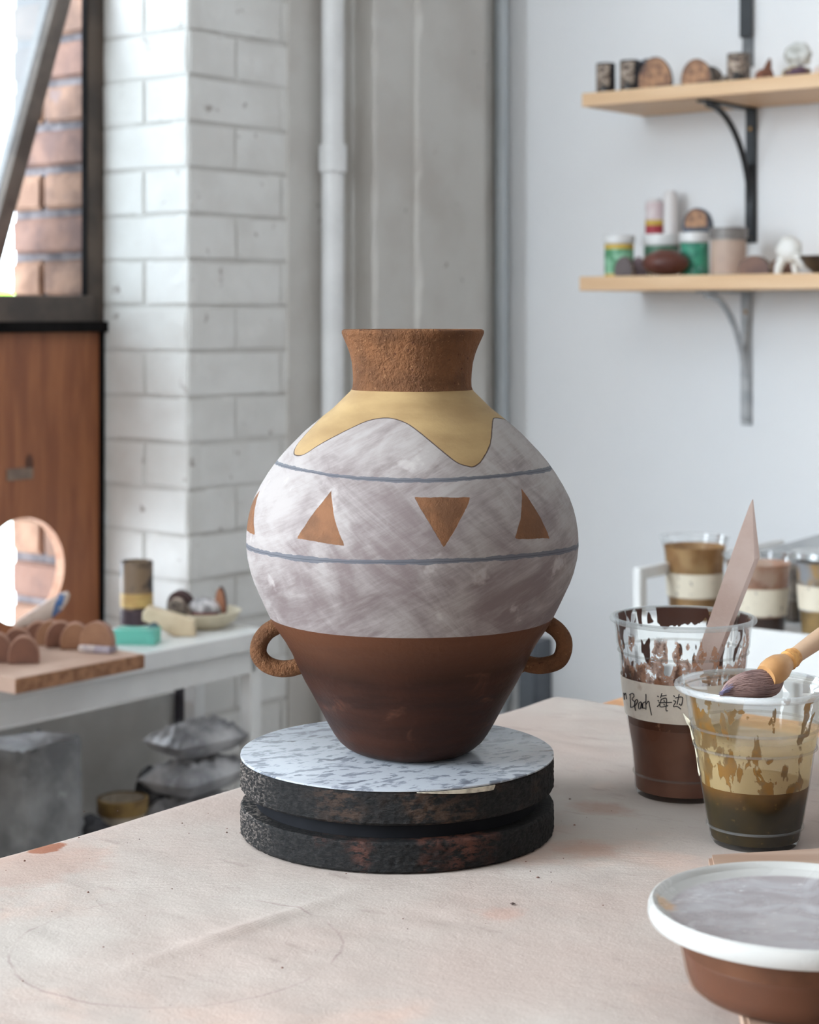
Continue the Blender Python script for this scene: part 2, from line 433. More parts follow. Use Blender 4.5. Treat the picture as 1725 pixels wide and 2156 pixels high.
# ------------------------------------------------------------------ work table and canvas
TZ = ZC-0.3207                                  # height of the canvas surface
TR = Matrix.Rotation(RZ, 4, 'Z')                # table frame: same yaw as the room, origin under the camera
def T2(x, y, z=0.0):
    p = BR*x + AR*y; return Vector((p.x, p.y, z))
def tloc(p):
    q = Vector((p.x, p.y)); return q.dot(BR), q.dot(AR)
M_wood = pm('oiled_table_wood', (206, 156, 112), (186, 132, 88), 5, 0.5, 0.12, 40, stretch=(1.5, 14, 14))
CL = 0.0035                                     # canvas thickness
wt = thing('work_table', 'wooden work table under the stained canvas', 'table', (0, 0, 0), RZ)
boxo('tabletop', (-0.855, 0.12, TZ-CL-0.035), (0.55, 1.372, TZ-CL), M_wood, wt, 0.004)
for lx in (-0.80, 0.44):
    for ly in (0.18, 1.26):
        boxo('leg', (lx, ly, 0), (lx+0.06, ly+0.06, TZ-CL-0.035), M_wood, wt, 0.003)
for lx in (-0.79, 0.46):
    boxo('apron', (lx, 0.24, TZ-CL-0.12), (lx+0.022, 1.26, TZ-CL-0.035), M_wood, wt, 0.002)

def cloth():
    from mathutils import noise
    x0, x1, ya, yb = -0.888, 0.50, 0.13, 1.305
    xs = []; s = -0.16
    nx = 300; ny = 230
    V = []; Fc = []
    span = (x1-x0)+0.17
    cr0 = tloc(hit_z(205, 2062, TZ)); cr1 = tloc(hit_z(760, 1874, TZ))
    dx, dy = cr1[0]-cr0[0], cr1[1]-cr0[1]; L = math.hypot(dx, dy)
    for j in range(ny+1):
        y = ya+(yb-ya)*j/ny
        for i in range(nx+1):
            u = -0.17+span*i/nx                  # arc length from the fold
            e = x0+0.006*noise.noise(Vector((0, y*5, 1.7)))
            R = 0.007
            if u < 0:
                if -u < R*math.pi/2:
                    a = -u/R; x = e+R-R*math.sin(a); z = -R+R*math.cos(a)
                else:
                    x = e + 0.012*noise.noise(Vector((u*4, y*9, 0)))*min(1, -u*10); z = -R+(u+R*math.pi/2)
            else: x = e+R+u*(x1-x0-R)/(x1-x0); z = 0
            h = 0
            if u > -0.005:
                k = max(0.0, min(1, (u+0.005)/0.06))
                n1 = noise.noise(Vector((x*7, y*10, 3.0))); n2 = noise.fractal(Vector((x*16+y*6, y*24-x*10, 9.0)), 1, 2, 3)
                h = k*(0.0016*max(0, n1+0.1) + 0.0012*abs(n2))
                # crease across the near left part
                t = ((x-cr0[0])*dx+(y-cr0[1])*dy)/L/L; dd = abs((x-cr0[0])*dy-(y-cr0[1])*dx)/L
                if -0.15 < t < 1.2: h += 0.0022*math.exp(-(dd/0.005)**2)*math.exp(-((t-0.55)/0.45)**2)
                # lifted far corner and rolled hem
                hem = math.exp(-((yb-y)/0.035)**2)
                h += 0.002*hem*(0.5+0.5*noise.noise(Vector((x*9, 0, 4))))+0.001*hem*math.exp(-((x+0.86)/0.06)**2)
                # keep flat under the things
                for (ox, oy, orr) in FLAT:
                    q = math.hypot(x-ox, y-oy)
                    if q < orr+0.05: h *= max(0.0, min(1.0, (q-orr)/0.05))
            V.append((x, y, TZ+z+h))
    for j in range(ny):
        for i in range(nx):
            a = j*(nx+1)+i; Fc.append((a, a+1, a+nx+2, a+nx+1))
    return V, Fc
g = N('stained_canvas')
v = g.obj()
c = g.mix(g.ramp(g.noise(v, 5, 4), 0.35, 0.7), col((176, 166, 158)), col((171, 154, 145)))
c = g.mix(g.ramp(g.noise(v, 11, 5, 0.6, 0.6), 0.5, 0.72, 0, 0.65), c, col((166, 154, 146)))
c = g.mix(g.ramp(g.noise(g.mapped(loc=(4, 2, 0)), 7, 5, 0.6, 0.4), 0.55, 0.75, 0, 0.7), c, col((190, 162, 148)))
c = g.mix(g.ramp(g.noise(g.mapped((1, 3, 1), (0, 0, 0.5)), 30, 4), 0.62, 0.75, 0, 0.35), c, col((136, 120, 112)))
sx = g.n('ShaderNodeSeparateXYZ'); g.set(sx.inputs[0], v)
def dist2(px, py, kx=1.0, ky=1.0, wob=0.0):
    p = tloc(hit_z(px, py, TZ))
    ddx = g.math('MULTIPLY', g.math('SUBTRACT', sx.outputs[0], p[0]), kx); ddy = g.math('MULTIPLY', g.math('SUBTRACT', sx.outputs[1], p[1]), ky)
    d = g.math('SQRT', g.math('ADD', g.math('MULTIPLY', ddx, ddx), g.math('MULTIPLY', ddy, ddy)))
    if wob: d = g.math('ADD', d, g.math('MULTIPLY', g.math('SUBTRACT', g.noise(v, 60, 5, 0.7), 0.5), wob))
    return d
# dry clay smear, faint traced ring, rusty patches
c = g.mix(g.ramp(dist2(97, 1787, 1, 0.75, 0.016), 0.008, 0.0105, 0.95, 0), c, col((138, 86, 64)))
c = g.mix(g.ramp(dist2(45, 1830, 1, 0.6, 0.05), 0.02, 0.045, 0.3, 0), c, col((164, 120, 100)))
c = g.mix(g.ramp(dist2(1270, 1705, 0.7, 1, 0.03), 0.004, 0.022, 0.5, 0), c, col((158, 120, 102)))
c = g.mix(g.ramp(dist2(1235, 1790, 0.8, 1, 0.04), 0.004, 0.024, 0.35, 0), c, col((170, 120, 96)))
c = g.mix(g.ramp(dist2(1060, 1925, 0.8, 1, 0.03), 0.002, 0.016, 0.35, 0), c, col((176, 130, 112)))
rg = dist2(374, 1995, 1, 1, 0.006)
lm = g.ramp(g.math('ABSOLUTE', g.math('SUBTRACT', rg, 0.0835)), 0.0003, 0.0011, 0.45, 0)
c = g.mix(g.math('MULTIPLY', lm, g.ramp(g.noise(v, 26, 4), 0.42, 0.62)), c, col((128, 106, 104)))
wv = g.n('ShaderNodeTexWave'); g.set(wv.inputs['Vector'], g.mapped((1, 1, 1), (0, 0, 0.95))); wv.inputs['Scale'].default_value = 210; wv.inputs['Distortion'].default_value = 1.2; wv.inputs['Detail'].default_value = 2
nm = g.bump(g.math('ADD', wv.outputs[1], g.math('MULTIPLY', g.noise(v, 700, 2), 1.4)), 0.28, 0.0006)
nm = g.bump(g.noise(v, 26, 4), 0.35, 0.004, nm)
M_canvas = g.done(g.bsdf(c, 0.9, nm, Specular_IOR_Level=0.15))

Dv = 1.173
tt_c = P(836.5, HY, Dv); va_c = P(868, HY, Dv)
lc = P(1439, HY, 1.263); fc = P(1590, HY, 1.144); dc = P(1676, 1898, 0.856)
FLAT = [(*tloc(tt_c), 0.098), (*tloc(lc), 0.034), (*tloc(fc), 0.03), (*tloc(dc), 0.16)]
V, Fc = cloth()
cl = raw('canvas_cloth', [(p[0], p[1], p[2]) for p in V], Fc, M_canvas, None, True)
cl.rotation_euler = (0, 0, RZ)
tag(cl, 'stained off-white canvas spread over the wooden work table', 'cloth')

# crumbs of dry clay
V = []; Fc = []; rr = random.Random(21)
def crumb(p, r):
    b = len(V)
    for q in ((1, 0, 0.3), (-0.8, 0.5, 0.3), (-0.3, -0.9, 0.3), (0, 0, 1.0), (0, 0, 0.0)):
        V.append((p.x+q[0]*r*rr.uniform(.6, 1.3), p.y+q[1]*r*rr.uniform(.6, 1.3), TZ+0.0008+q[2]*r*0.9))
    for q in ((0, 1, 3), (1, 2, 3), (2, 0, 3), (1, 0, 4), (2, 1, 4), (0, 2, 4)): Fc.append(tuple(b+i for i in q))
for (px, py, r) in ((186, 1883, .0011), (478, 1757, .0012), (505, 1757, .0006), (52, 1817, .0013), (1080, 1908, .0016), (1133, 1852, .0012), (595, 2043, .0011), (166, 1757+10, .0007), (384, 1757-20, .0009), (478, 1748, .0006), (1210, 1741, .001), (1200, 1686, .001)):
    crumb(hit_z(px, py, TZ), r)
for k in range(110):
    crumb(hit_z(rr.uniform(0, 1350), rr.uniform(1700, 2150), TZ), rr.choice((.0003, .0004, .0005, .0007)))
V = [v for v in V]
cr = raw('clay_crumbs', V, Fc, pm('dry_clay', (104, 66, 54), (70, 56, 52), 90, 0.9)); cr['kind'] = 'stuff'; tag(cr, 'tiny dark crumbs of dry clay scattered on the canvas', 'crumbs')

# ------------------------------------------------------------------ turntable
TTZ = ZC-(1580-HY)/F*Dv                         # top of the turntable
TH_ = TTZ-TZ
tt = thing('turntable', 'round black sculpting turntable with a grey marbled top under the vase', 'turntable', (tt_c.x, tt_c.y, TZ), 0)
R_ = 0.0975
def rough_disc(name, z0, z1, m, seed):
    from mathutils import noise
    seg = 420; V = []; Fc = []
    prof = [(0.0, z0), (R_-0.003, z0)]
    nz = 14
    for k in range(nz+1):
        z = z0+0.0006+(z1-z0-0.0006)*k/nz; prof.append((R_-(0.0012 if k in (0, nz) else 0), z))
    prof += [(R_-0.003, z1), (0.0, z1)]
    for (r, z) in prof:
        for i in range(seg):
            a = 2*math.pi*i/seg; rr_ = r
            if r > R_-0.0029:
                nn = noise.fractal(Vector((math.sin(a)*34, math.cos(a)*34, z*420+seed)), 0.7, 2, 4)
                rr_ += 0.0007*nn - 0.0004*max(0, noise.noise(Vector((math.sin(a)*60, math.cos(a)*60, z*500+seed))))
            V.append((rr_*math.sin(a), -rr_*math.cos(a), z))
    n = seg
    for j in range(len(prof)-1):
        for i in range(seg): Fc.append((j*n+i, j*n+(i+1) % n, (j+1)*n+(i+1) % n, (j+1)*n+i))
    return raw(name, V, Fc, m, tt, True)
def chip(name, red):
    g = N(name); v = g.mapped((1, 1, 2.2))
    n1 = g.noise(v, 330, 5, 0.7); n2 = g.noise(g.mapped((1, 1, 0.8), loc=(0.052, 0.013, 0)), 16, 3)
    c = g.mix(g.ramp(n1, 0.40, 0.68), col((12, 12, 13)), col((36, 34, 33)))
    f = g.math('MULTIPLY', g.ramp(n2, 0.52, 0.68), g.ramp(g.noise(v, 130, 4, 0.7), 0.42, 0.58))
    c = g.mix(f, c, col(red)); sx = g.n('ShaderNodeSeparateXYZ'); g.set(sx.inputs[0], g.obj())
    pale = g.math('MULTIPLY', g.ramp(sx.outputs[0], -0.066, -0.100), g.ramp(g.noise(v, 360, 3, 0.7), 0.48, 0.64))
    c = g.mix(pale, c, col((128, 118, 111)))
    return g.done(g.bsdf(c, 0.75, g.bump(g.noise(v, 330, 5, 0.7), 0.9, 0.0014), Specular_IOR_Level=0.25))
M_chip1 = chip('black_painted_chipboard', (66, 50, 40)); M_chip2 = chip('worn_black_chipboard', (96, 58, 46))
rough_disc('lower_disc', 0.0, 0.0185, M_chip2, 5); rough_disc('upper_disc', 0.0275, TH_-0.0014, M_chip1, 1)
lathe('bearing_plate', [(0.0, 0.0186), (0.088, 0.0186), (0.088, 0.0274), (0.0, 0.0274)], pm('black_metal', (14, 15, 19), (20, 21, 25), 30, 0.8, 0.1, 90, spec=0.15), tt, 96)
g = N('marbled_laminate')
wp = g.n('ShaderNodeVectorMath', operation='MULTIPLY_ADD'); tex = g.n('ShaderNodeTexNoise'); g.set(tex.inputs['Vector'], g.mapped((1, 1, 1))); tex.inputs['Scale'].default_value = 40
g.t.links.new(tex.outputs['Color'], wp.inputs[0]); wp.inputs[1].default_value = (0.012, 0.012, 0.0); g.set(wp.inputs[2], g.obj())
vr = g.mapped((1, 1, 1), (0, 0, -0.5), wp.outputs[0])
na = g.noise(g.mapped((0.65, 1.3, 1), (0, 0, 0), vr), 105, 5, 0.62); nb = g.noise(g.mapped((0.6, 1.4, 1), (0, 0, 0), vr, (3, 1, 0)), 75, 5, 0.6)
c = g.mix(g.ramp(na, 0.51, 0.60), col((164, 168, 174)), col((120, 124, 133)))
c = g.mix(g.ramp(nb, 0.58, 0.64), c, col((98, 102, 111)))
M_lam = g.done(g.bsdf(c, 0.22, None, Specular_IOR_Level=0.5))
lathe('laminate_top', [(R_-0.0002, TH_-0.0014), (R_+0.0002, TH_-0.0012), (R_+0.0002, TH_-0.0004), (R_-0.0006, TH_), (0.0, TH_)], M_lam, tt, 160)
# pale splinter where the laminate has chipped
spl_a = [math.atan2((px-836.5)/F*1.08, 0.0975*math.sqrt(max(0.01, 1-((px-836.5)/330)**2))) for px in (880, 1040)]
V = []; Fc = []; K = 40
for k in range(K+1):
    a = spl_a[0]+(spl_a[1]-spl_a[0])*k/K; hh = 0.0002+0.0026*math.sin(math.pi*min(1, (k/K)*0.55))*(1 if k < K else 0.1)
    for zz in (TH_-0.0016, TH_-0.0016-hh): V.append(((R_+0.0009)*math.sin(a), -(R_+0.0009)*math.cos(a), zz))
for k in range(K): Fc.append((2*k, 2*k+1, 2*k+3, 2*k+2))
sp = raw('chipped_strip', V, Fc, pm('bare_laminate_core', (196, 186, 168), (150, 140, 126), 200, 0.8), tt); 
sm = sp.modifiers.new('t', 'SOLIDIFY'); sm.thickness = 0.0008

# ------------------------------------------------------------------ vase
prof_px = [(697, 150), (702, 150.5), (708, 148.5), (716, 145), (730, 139), (746, 133.5), (765, 129), (785, 127), (803, 126.2), (815, 126.8), (823, 130), (832, 139), (842, 149), (861, 168), (880, 192), (896, 211), (913, 230), (932, 248), (952, 267), (973, 284.5), (996, 301), (1020, 316), (1045, 329.5), (1067, 338), (1089, 344), (1117, 348.5), (1145, 350), (1172, 347.5), (1200, 341), (1222, 333.5), (1245, 323), (1272, 310.5), (1300, 296.5), (1322, 283), (1346, 266), (1372, 251), (1397, 240.5), (1430, 223.5), (1455, 209), (1479, 196), (1500, 185), (1520, 174.5), (1540, 163), (1556, 151.5), (1568, 138), (1575, 126), (1579, 112), (1580, 60), (1580, 0)]
prof = [(Dv*math.sin(math.atan(hw/F)), (1580-y)/F*Dv) for y, hw in prof_px]
vs = thing('clay_vase', 'large terracotta vase with two loop handles and painted triangles on the turntable', 'vase', (va_c.x, va_c.y, TTZ+0.0003), math.radians(0))
def rz_at(z):
    for (r1, z1), (r0, z0) in zip(prof, prof[1:]):
        if z0 <= z <= z1: return r0+(r1-r0)*(z-z0)/(z1-z0+1e-12)
    return prof[0][0]
def hit_lathe(px, py, cx, cy, zb, rf, z0, z1, lim):
    d = ray(px, py); o = Vector((0, 0, ZC)); last = None
    t = cy-lim-0.02; best = (9, None)
    while t < cy+0.005:
        p = o+d*t; z = p.z-zb; q = math.hypot(p.x-cx, p.y-cy); r = rf(z)
        if q < r: return math.atan2(p.x-cx, -(p.y-cy)), z
        if q-r < best[0]: best = (q-r, (math.atan2(p.x-cx, -(p.y-cy)), z))
        t += 0.0004
    return best[1]
def vhit(px, py): return hit_lathe(px, py, va_c.x, va_c.y, TTZ, rz_at, 0, 0.3, 0.105)

ylw = [(678, 878), (650, 909), (628.7, 934.6), (621, 951.7), (624.4, 959.4), (641.6, 958), (671.6, 939), (706, 919.5), (740, 902), (774.6, 887), (809, 881), (834.6, 884), (860, 894), (886, 913), (912, 934.6), (937.6, 956), (963, 975), (984.8, 982.6), (997.6, 984), (1012.7, 975), (1025.5, 956), (1034, 934.6), (1036, 909), (1037, 885), (1042.7, 881), (1057.7, 883), (1068.5, 887)]
yl = [vhit(p.x, p.y) for p in smoothpath([Vector((a_, b_, 0)) for a_, b_ in ylw], 4)]
yl.sort()
th = [p[0] for p in yl]; zz = [p[1] for p in yl]
# continue the drips round the unseen back
bt = np.linspace(th[-1]+0.35, th[0]+2*math.pi-0.35, 7); bz = [0.190, 0.205, 0.178, 0.206, 0.180, 0.206, 0.188]
th += list(bt); zz += bz
th = np.array(th); zz = np.array(zz)
def per(theta): return np.interp(theta, np.concatenate([th-2*math.pi, th, th+2*math.pi]), np.concatenate([zz]*3))
st1 = [vhit(*p) for p in [(590, 978), (628.7, 988), (693, 1001), (757, 1008), (830, 1012), (907.5, 1012.6), (993, 1008), (1057.7, 1003), (1122, 994.6), (1155, 987)]]
st2 = [vhit(*p) for p in [(527, 1156), (564, 1166), (628.7, 1176), (714.5, 1182), (843, 1184), (972, 1181), (1100.6, 1172), (1208, 1154.5)]]
def stripe(st, theta):
    a = [p[0] for p in st]; z = [p[1] for p in st]
    a = a+[a[0]+2*math.pi]; z = z+[z[0]]
    return np.interp(np.mod(theta-a[0], 2*math.pi)+a[0], a, z)
tris_px = [[(698, 1035), (627, 1134), (727, 1150)], [(872, 1047), (991, 1048), (935, 1153)], [(1100, 1030), (1084, 1136), (1157, 1135)], [(551, 1034), (521.5, 1110), (536.5, 1127)], [(1178, 1011), (1214, 1105), (1204, 1050)]]
tris = [[vhit(*p) for p in t] for t in tris_px]
tris[3] = [(tris[3][0][0]-0.03, tris[3][0][1]), (tris[3][2][0]-0.55, tris[3][2][1]), tris[3][2]]
tris[4] = [(tris[4][0][0], tris[4][0][1]), (tris[4][0][0]+0.62, tris[4][0][1]+0.002), (tris[4][1][0]+0.1, tris[4][1][1]-0.004)]
for a0, up in ((2.3, 0), (2.95, 1), (3.65, 0)):
    s = 1 if up else -1; tris.append([(a0, 0.144+0.015*s), (a0-0.17, 0.144-0.015*s), (a0+0.17, 0.144-0.015*s)])
Z_SEAM = vhit(868, 1345)[1]; Z_NECK = vhit(868, 826)[1]
SEG = 720
def vase_part(name, zs_, m, attrs=True, extra=None):
    from mathutils import noise
    tt_ = np.arange(SEG)*2*math.pi/SEG
    V = []; Fc = []
    rows = [(rz_at(z), z) for z in zs_] + (extra or [])
    A = {k: [] for k in ('yellow', 'tri', 'stripe1', 'stripe2')}
    for (r, z) in rows:
        for i in range(SEG):
            a = tt_[i]; k = 0.0016*noise.noise(Vector((math.sin(a)*1.6, math.cos(a)*1.6, z*14)))
            V.append(((r+k)*math.sin(a), -(r+k)*math.cos(a), z))
        if attrs:
            tc = np.mod(tt_+math.pi, 2*math.pi)-math.pi
            # local slope of the surface, for true distances
            e = 0.001; sl = math.hypot(1, (rz_at(z+e)-rz_at(z-e))/(2*e))
            rr_ = max(r, 0.02)
            zb = per(tc)
            # distance to the polyline
            full_t = np.concatenate([th-2*math.pi, th, th+2*math.pi]); full_z = np.concatenate([zz]*3)
            d = np.full(SEG, 9.0)
            for q in range(len(full_t)-1):
                if full_t[q+1] < -math.pi-0.3 or full_t[q] > math.pi+0.3: continue
                ax_, ay_ = full_t[q]*rr_, full_z[q]*sl; bx_, by_ = full_t[q+1]*rr_, full_z[q+1]*sl
                px_, py_ = tc*rr_, z*sl
                L2 = (bx_-ax_)**2+(by_-ay_)**2+1e-12
                t = np.clip(((px_-ax_)*(bx_-ax_)+(py_-ay_)*(by_-ay_))/L2, 0, 1)
                d = np.minimum(d, np.hypot(px_-ax_-t*(bx_-ax_), py_-ay_-t*(by_-ay_)))
            A['yellow'].append(np.where(z > zb, d, -d))
            A['stripe1'].append((z-stripe(st1, tc))*sl); A['stripe2'].append((z-stripe(st2, tc))*sl)
            td = np.full(SEG, -9.0)
            for T in tris:
                Q = [(p[0]*rr_, p[1]*sl) for p in T]
                ar = (Q[1][0]-Q[0][0])*(Q[2][1]-Q[0][1])-(Q[2][0]-Q[0][0])*(Q[1][1]-Q[0][1])
                if ar < 0: Q = [Q[0], Q[2], Q[1]]
                dm = np.full(SEG, 9.0)
                cm = sum(p[0] for p in T)/3
                tq = np.mod(tc-cm+math.pi, 2*math.pi)-math.pi+cm
                for q in range(3):
                    (ax_, ay_), (bx_, by_) = Q[q], Q[(q+1) % 3]; L = math.hypot(bx_-ax_, by_-ay_)
                    dm = np.minimum(dm, ((bx_-ax_)*(z*sl-ay_)-(by_-ay_)*(tq*rr_-ax_))/L)
                td = np.maximum(td, dm)
            A['tri'].append(td)
    for j in range(len(rows)-1):
        for i in range(SEG): Fc.append((j*SEG+i, (j+1)*SEG+i, (j+1)*SEG+(i+1) % SEG, j*SEG+(i+1) % SEG))
    o = raw(name, V, Fc, m, vs, True)
    if attrs:
        for k, rowsv in A.items():
            at = o.data.attributes.new(k, 'FLOAT', 'POINT'); at.data.foreach_set('value', np.concatenate(rowsv).astype(np.float32))
    return o
# painted body
g = N('slip_painted_clay'); v = g.obj()
def brushed(rot, sc, loc=(0, 0, 0), s=(1, 1, 5)): return g.noise(g.mapped(s, (0, 0, 0), g.mapped((1, 1, 1), rot, v), loc), sc, 6, 0.62, 0.7)
b1 = brushed((0.0, 0.6, 0), 13); b2 = brushed((0.0, -0.75, 0), 14, (3, 2, 1)); b3 = brushed((0, 0.15, 0), 22, (1, 7, 2))
sel = g.ramp(g.noise(v, 14, 3), 0.42, 0.58)
bb = g.math('ADD', g.math('MULTIPLY', b1, g.math('SUBTRACT', 1.0, sel)), g.math('MULTIPLY', b2, sel))
bb = g.math('ADD', g.math('MULTIPLY', bb, 0.85), g.math('MULTIPLY', b3, 0.15))
fs = g.noise(g.mapped((1, 1, 12), (0, 0, 0), g.mapped((1, 1, 1), (0, 0.45, 0), v)), 50, 3, 0.6, 0.8)
bb = g.math('ADD', bb, g.math('MULTIPLY', g.math('SUBTRACT', fs, 0.5), 0.22))
bb = g.math('ADD', g.math('MULTIPLY', bb, 0.62), g.math('MULTIPLY', g.noise(v, 17, 6, 0.6, 0.6), 0.38))
sx = g.n('ShaderNodeSeparateXYZ'); g.set(sx.inputs[0], v)
low = g.ramp(sx.outputs[2], 0.07, 0.2, -0.035, 0.03)
f = g.ramp(g.math('ADD', bb, low), 0.37, 0.62)
white = g.mix(f, col((110, 98, 97)), col((149, 142, 139)))
white = g.mix(g.ramp(g.noise(v, 46, 4), 0.62, 0.72, 0, 0.4), white, col((184, 177, 173)))
clay = g.mix(g.ramp(g.noise(v, 60, 5), 0.35, 0.65), col((118, 80, 53)), col((96, 65, 43)))
wob = g.math('MULTIPLY', g.math('SUBTRACT', g.noise(v, 160, 3), 0.5), 0.0022)
ylc = g.mix(g.ramp(g.noise(g.mapped((1, 1, 3)), 22, 5), 0.3, 0.7), col((156, 130, 90)), col((136, 110, 75)))
c = g.mix(g.ramp(g.math('ADD', g.attr('yellow'), g.math('MULTIPLY', wob, 0.3)), -0.00015, 0.00015), white, ylc)
yln = g.math('ABSOLUTE', g.attr('yellow'))
c = g.mix(g.ramp(g.math('ADD', yln, g.math('MULTIPLY', wob, 0.25)), 0.00022, 0.00050, 0.9, 0), c, col((62, 46, 40)))
tri_f = g.ramp(g.math('ADD', g.attr('tri'), g.math('MULTIPLY', wob, 0.7)), -0.0002, 0.0002)
for nm_, wd in (('stripe1', 0.00130), ('stripe2', 0.00145)):
    ed = g.math('ABSOLUTE', g.math('ADD', g.attr(nm_), wob)); sw = g.math('ADD', wd, g.math('MULTIPLY', g.math('SUBTRACT', g.noise(v, 24, 2), 0.5), 0.0020))
    fs = g.ramp(g.math('SUBTRACT', ed, sw), -0.0002, 0.0002, 0.9, 0.0)
    c = g.mix(fs, c, col((82, 84, 91)))
    c = g.mix(g.ramp(g.math('ABSOLUTE', g.math('ADD', g.attr(nm_), 0.0002)), 0.00012, 0.0003, 0.75, 0), c, col((62, 62, 68)))
c = g.mix(tri_f, c, clay)
hgt = g.math('ADD', g.math('MULTIPLY', tri_f, -0.35), g.math('MULTIPLY', g.noise(v, 420, 3, 0.7), g.math('ADD', 0.12, g.math('MULTIPLY', tri_f, 0.5))))
hgt = g.math('ADD', hgt, g.math('MULTIPLY', bb, 0.5))
hgt = g.math('ADD', hgt, g.ramp(yln, 0.0001, 0.0005, -0.3, 0))
M_body = g.done(g.bsdf(c, 0.75, g.bump(hgt, 0.7, 0.0012), Specular_IOR_Level=0.25))
zrow = list(np.linspace(Z_NECK, Z_SEAM, 150))
vase_part('painted_belly', zrow, M_body)
# burnished foot
g = N('burnished_dark_clay'); v = g.obj()
n1 = g.noise(g.mapped((1, 1, 7)), 12, 5, 0.6, 0.3)
sx = g.n('ShaderNodeSeparateXYZ'); g.set(sx.inputs[0], v)
c = g.mix(g.ramp(n1, 0.35, 0.68), col((54, 29, 19)), col((38, 21, 15)))
c = g.mix(g.ramp(g.math('ADD', sx.outputs[2], g.math('MULTIPLY', n1, 0.02)), Z_SEAM-0.022, Z_SEAM+0.008), c, col((82, 50, 33)))
pt = g.noise(g.mapped((1, 1, 1.8), (0, 0.35, 0)), 26, 4, 0.6, 0.6)
c = g.mix(g.ramp(pt, 0.62, 0.76, 0, 0.45), c, col((112, 72, 54)))
M_foot = g.done(g.bsdf(c, 0.5, g.bump(g.math('ADD', n1, g.noise(v, 300, 3)), 0.25, 0.0008), Specular_IOR_Level=0.15))
vase_part('burnished_base', list(np.linspace(Z_SEAM, 0.0125, 60))+[p[1] for p in prof if p[1] < 0.0125], M_foot, False)
# bare grogged neck, with the inside wall
g = N('rough_bare_clay'); v = g.obj()
c = g.mix(g.ramp(g.noise(v, 34, 5), 0.35, 0.68), col((121, 82, 55)), col((90, 61, 42)))
c = g.mix(g.ramp(g.noise(v, 330, 3, 0.6), 0.64, 0.70, 0, 0.7), c, col((150, 112, 82)))
c = g.mix(g.ramp(g.noise(v, 280, 3, 0.6), 0.30, 0.34, 0.9, 0), c, col((74, 44, 32)))
M_rough = g.done(g.bsdf(c, 0.9, g.bump(g.noise(v, 260, 4, 0.7), 1.0, 0.0035), Specular_IOR_Level=0.15))
zt = prof[0][1]
inner = [(prof[0][0]-0.0012, zt+0.0008), (prof[0][0]-0.0035, zt+0.0004)] + [(rz_at(z)-0.0055, z) for z in np.linspace(zt-0.002, Z_NECK-0.01, 14)]
inner += [(0.03, Z_NECK-0.03), (0.0001, Z_NECK-0.032)] if False else []
nk = vase_part('neck', [Z_NECK] + list(np.linspace(Z_NECK+0.0008, zt, 46)), M_rough, False, inner)
# handles
def handle(pts, rad):
    path = smoothpath([Vector((p[0], 0, p[1])) for p in pts], 8)
    n = len(path)
    rads = [rad*(1.25 if i < 4 or i > n-5 else 1) for i in range(n)]
    return tube('handle', path, rads, M_rough, vs, 20, 1.0, (0, 1, 0))
def vl(px, py): return ((px-868)/F*Dv, (1580-py)/F*Dv)
handle([vl(*p) for p in ((600, 1306), (584, 1318), (562, 1332), (547, 1354), (545, 1378), (560, 1398), (585, 1408), (612, 1408), (645, 1398))], 0.0053)
handle([vl(*p) for p in ((1140, 1304), (1155, 1314), (1174, 1328), (1187, 1348), (1187, 1372), (1176, 1392), (1152, 1401), (1126, 1402), (1095, 1394))], 0.0052)

# ------------------------------------------------------------------ plastic cups on the canvas
def clear_plastic(name, tint=(0.97, 0.98, 0.98), rough=0.04, boost=1.0):
    g = N(name)
    mx = g.n('ShaderNodeMixShader'); tr = g.n('ShaderNodeBsdfTransparent'); tr.inputs[0].default_value = (*tint, 1)
    gl = g.n('ShaderNodeBsdfGlossy'); gl.inputs['Roughness'].default_value = rough
    fr = g.n('ShaderNodeLayerWeight'); fr.inputs['Blend'].default_value = 0.32
    g.set(mx.inputs[0], g.math('MULTIPLY_ADD', fr.outputs['Fresnel'], 0.5*boost, 0.012, clamp=True))
    g.t.links.new(tr.outputs[0], mx.inputs[1]); g.t.links.new(gl.outputs[0], mx.inputs[2])
    return g.done(mx.outputs[0])
M_clear = clear_plastic('clear_cup_plastic'); 
g = N('clear_rim_plastic')
ma = g.n('ShaderNodeMixShader'); mb = g.n('ShaderNodeMixShader'); tr = g.n('ShaderNodeBsdfTransparent'); tr.inputs[0].default_value = (0.97, 0.98, 0.98, 1)
g.set(ma.inputs[0], 0.30); g.t.links.new(tr.outputs[0], ma.inputs[1]); g.t.links.new(g.bsdf((0.8, 0.82, 0.83, 1), 0.12, None, Specular_IOR_Level=0.8), ma.inputs[2])
M_rim = g.done(ma.outputs[0])
g = N('clear_band_plastic')
ma = g.n('ShaderNodeMixShader'); tr = g.n('ShaderNodeBsdfTransparent'); tr.inputs[0].default_value = (0.80, 0.79, 0.77, 1)
g.set(ma.inputs[0], 0.10); g.t.links.new(tr.outputs[0], ma.inputs[1]); g.t.links.new(g.bsdf((0.7, 0.7, 0.7, 1), 0.15), ma.inputs[2])
M_band = g.done(ma.outputs[0])

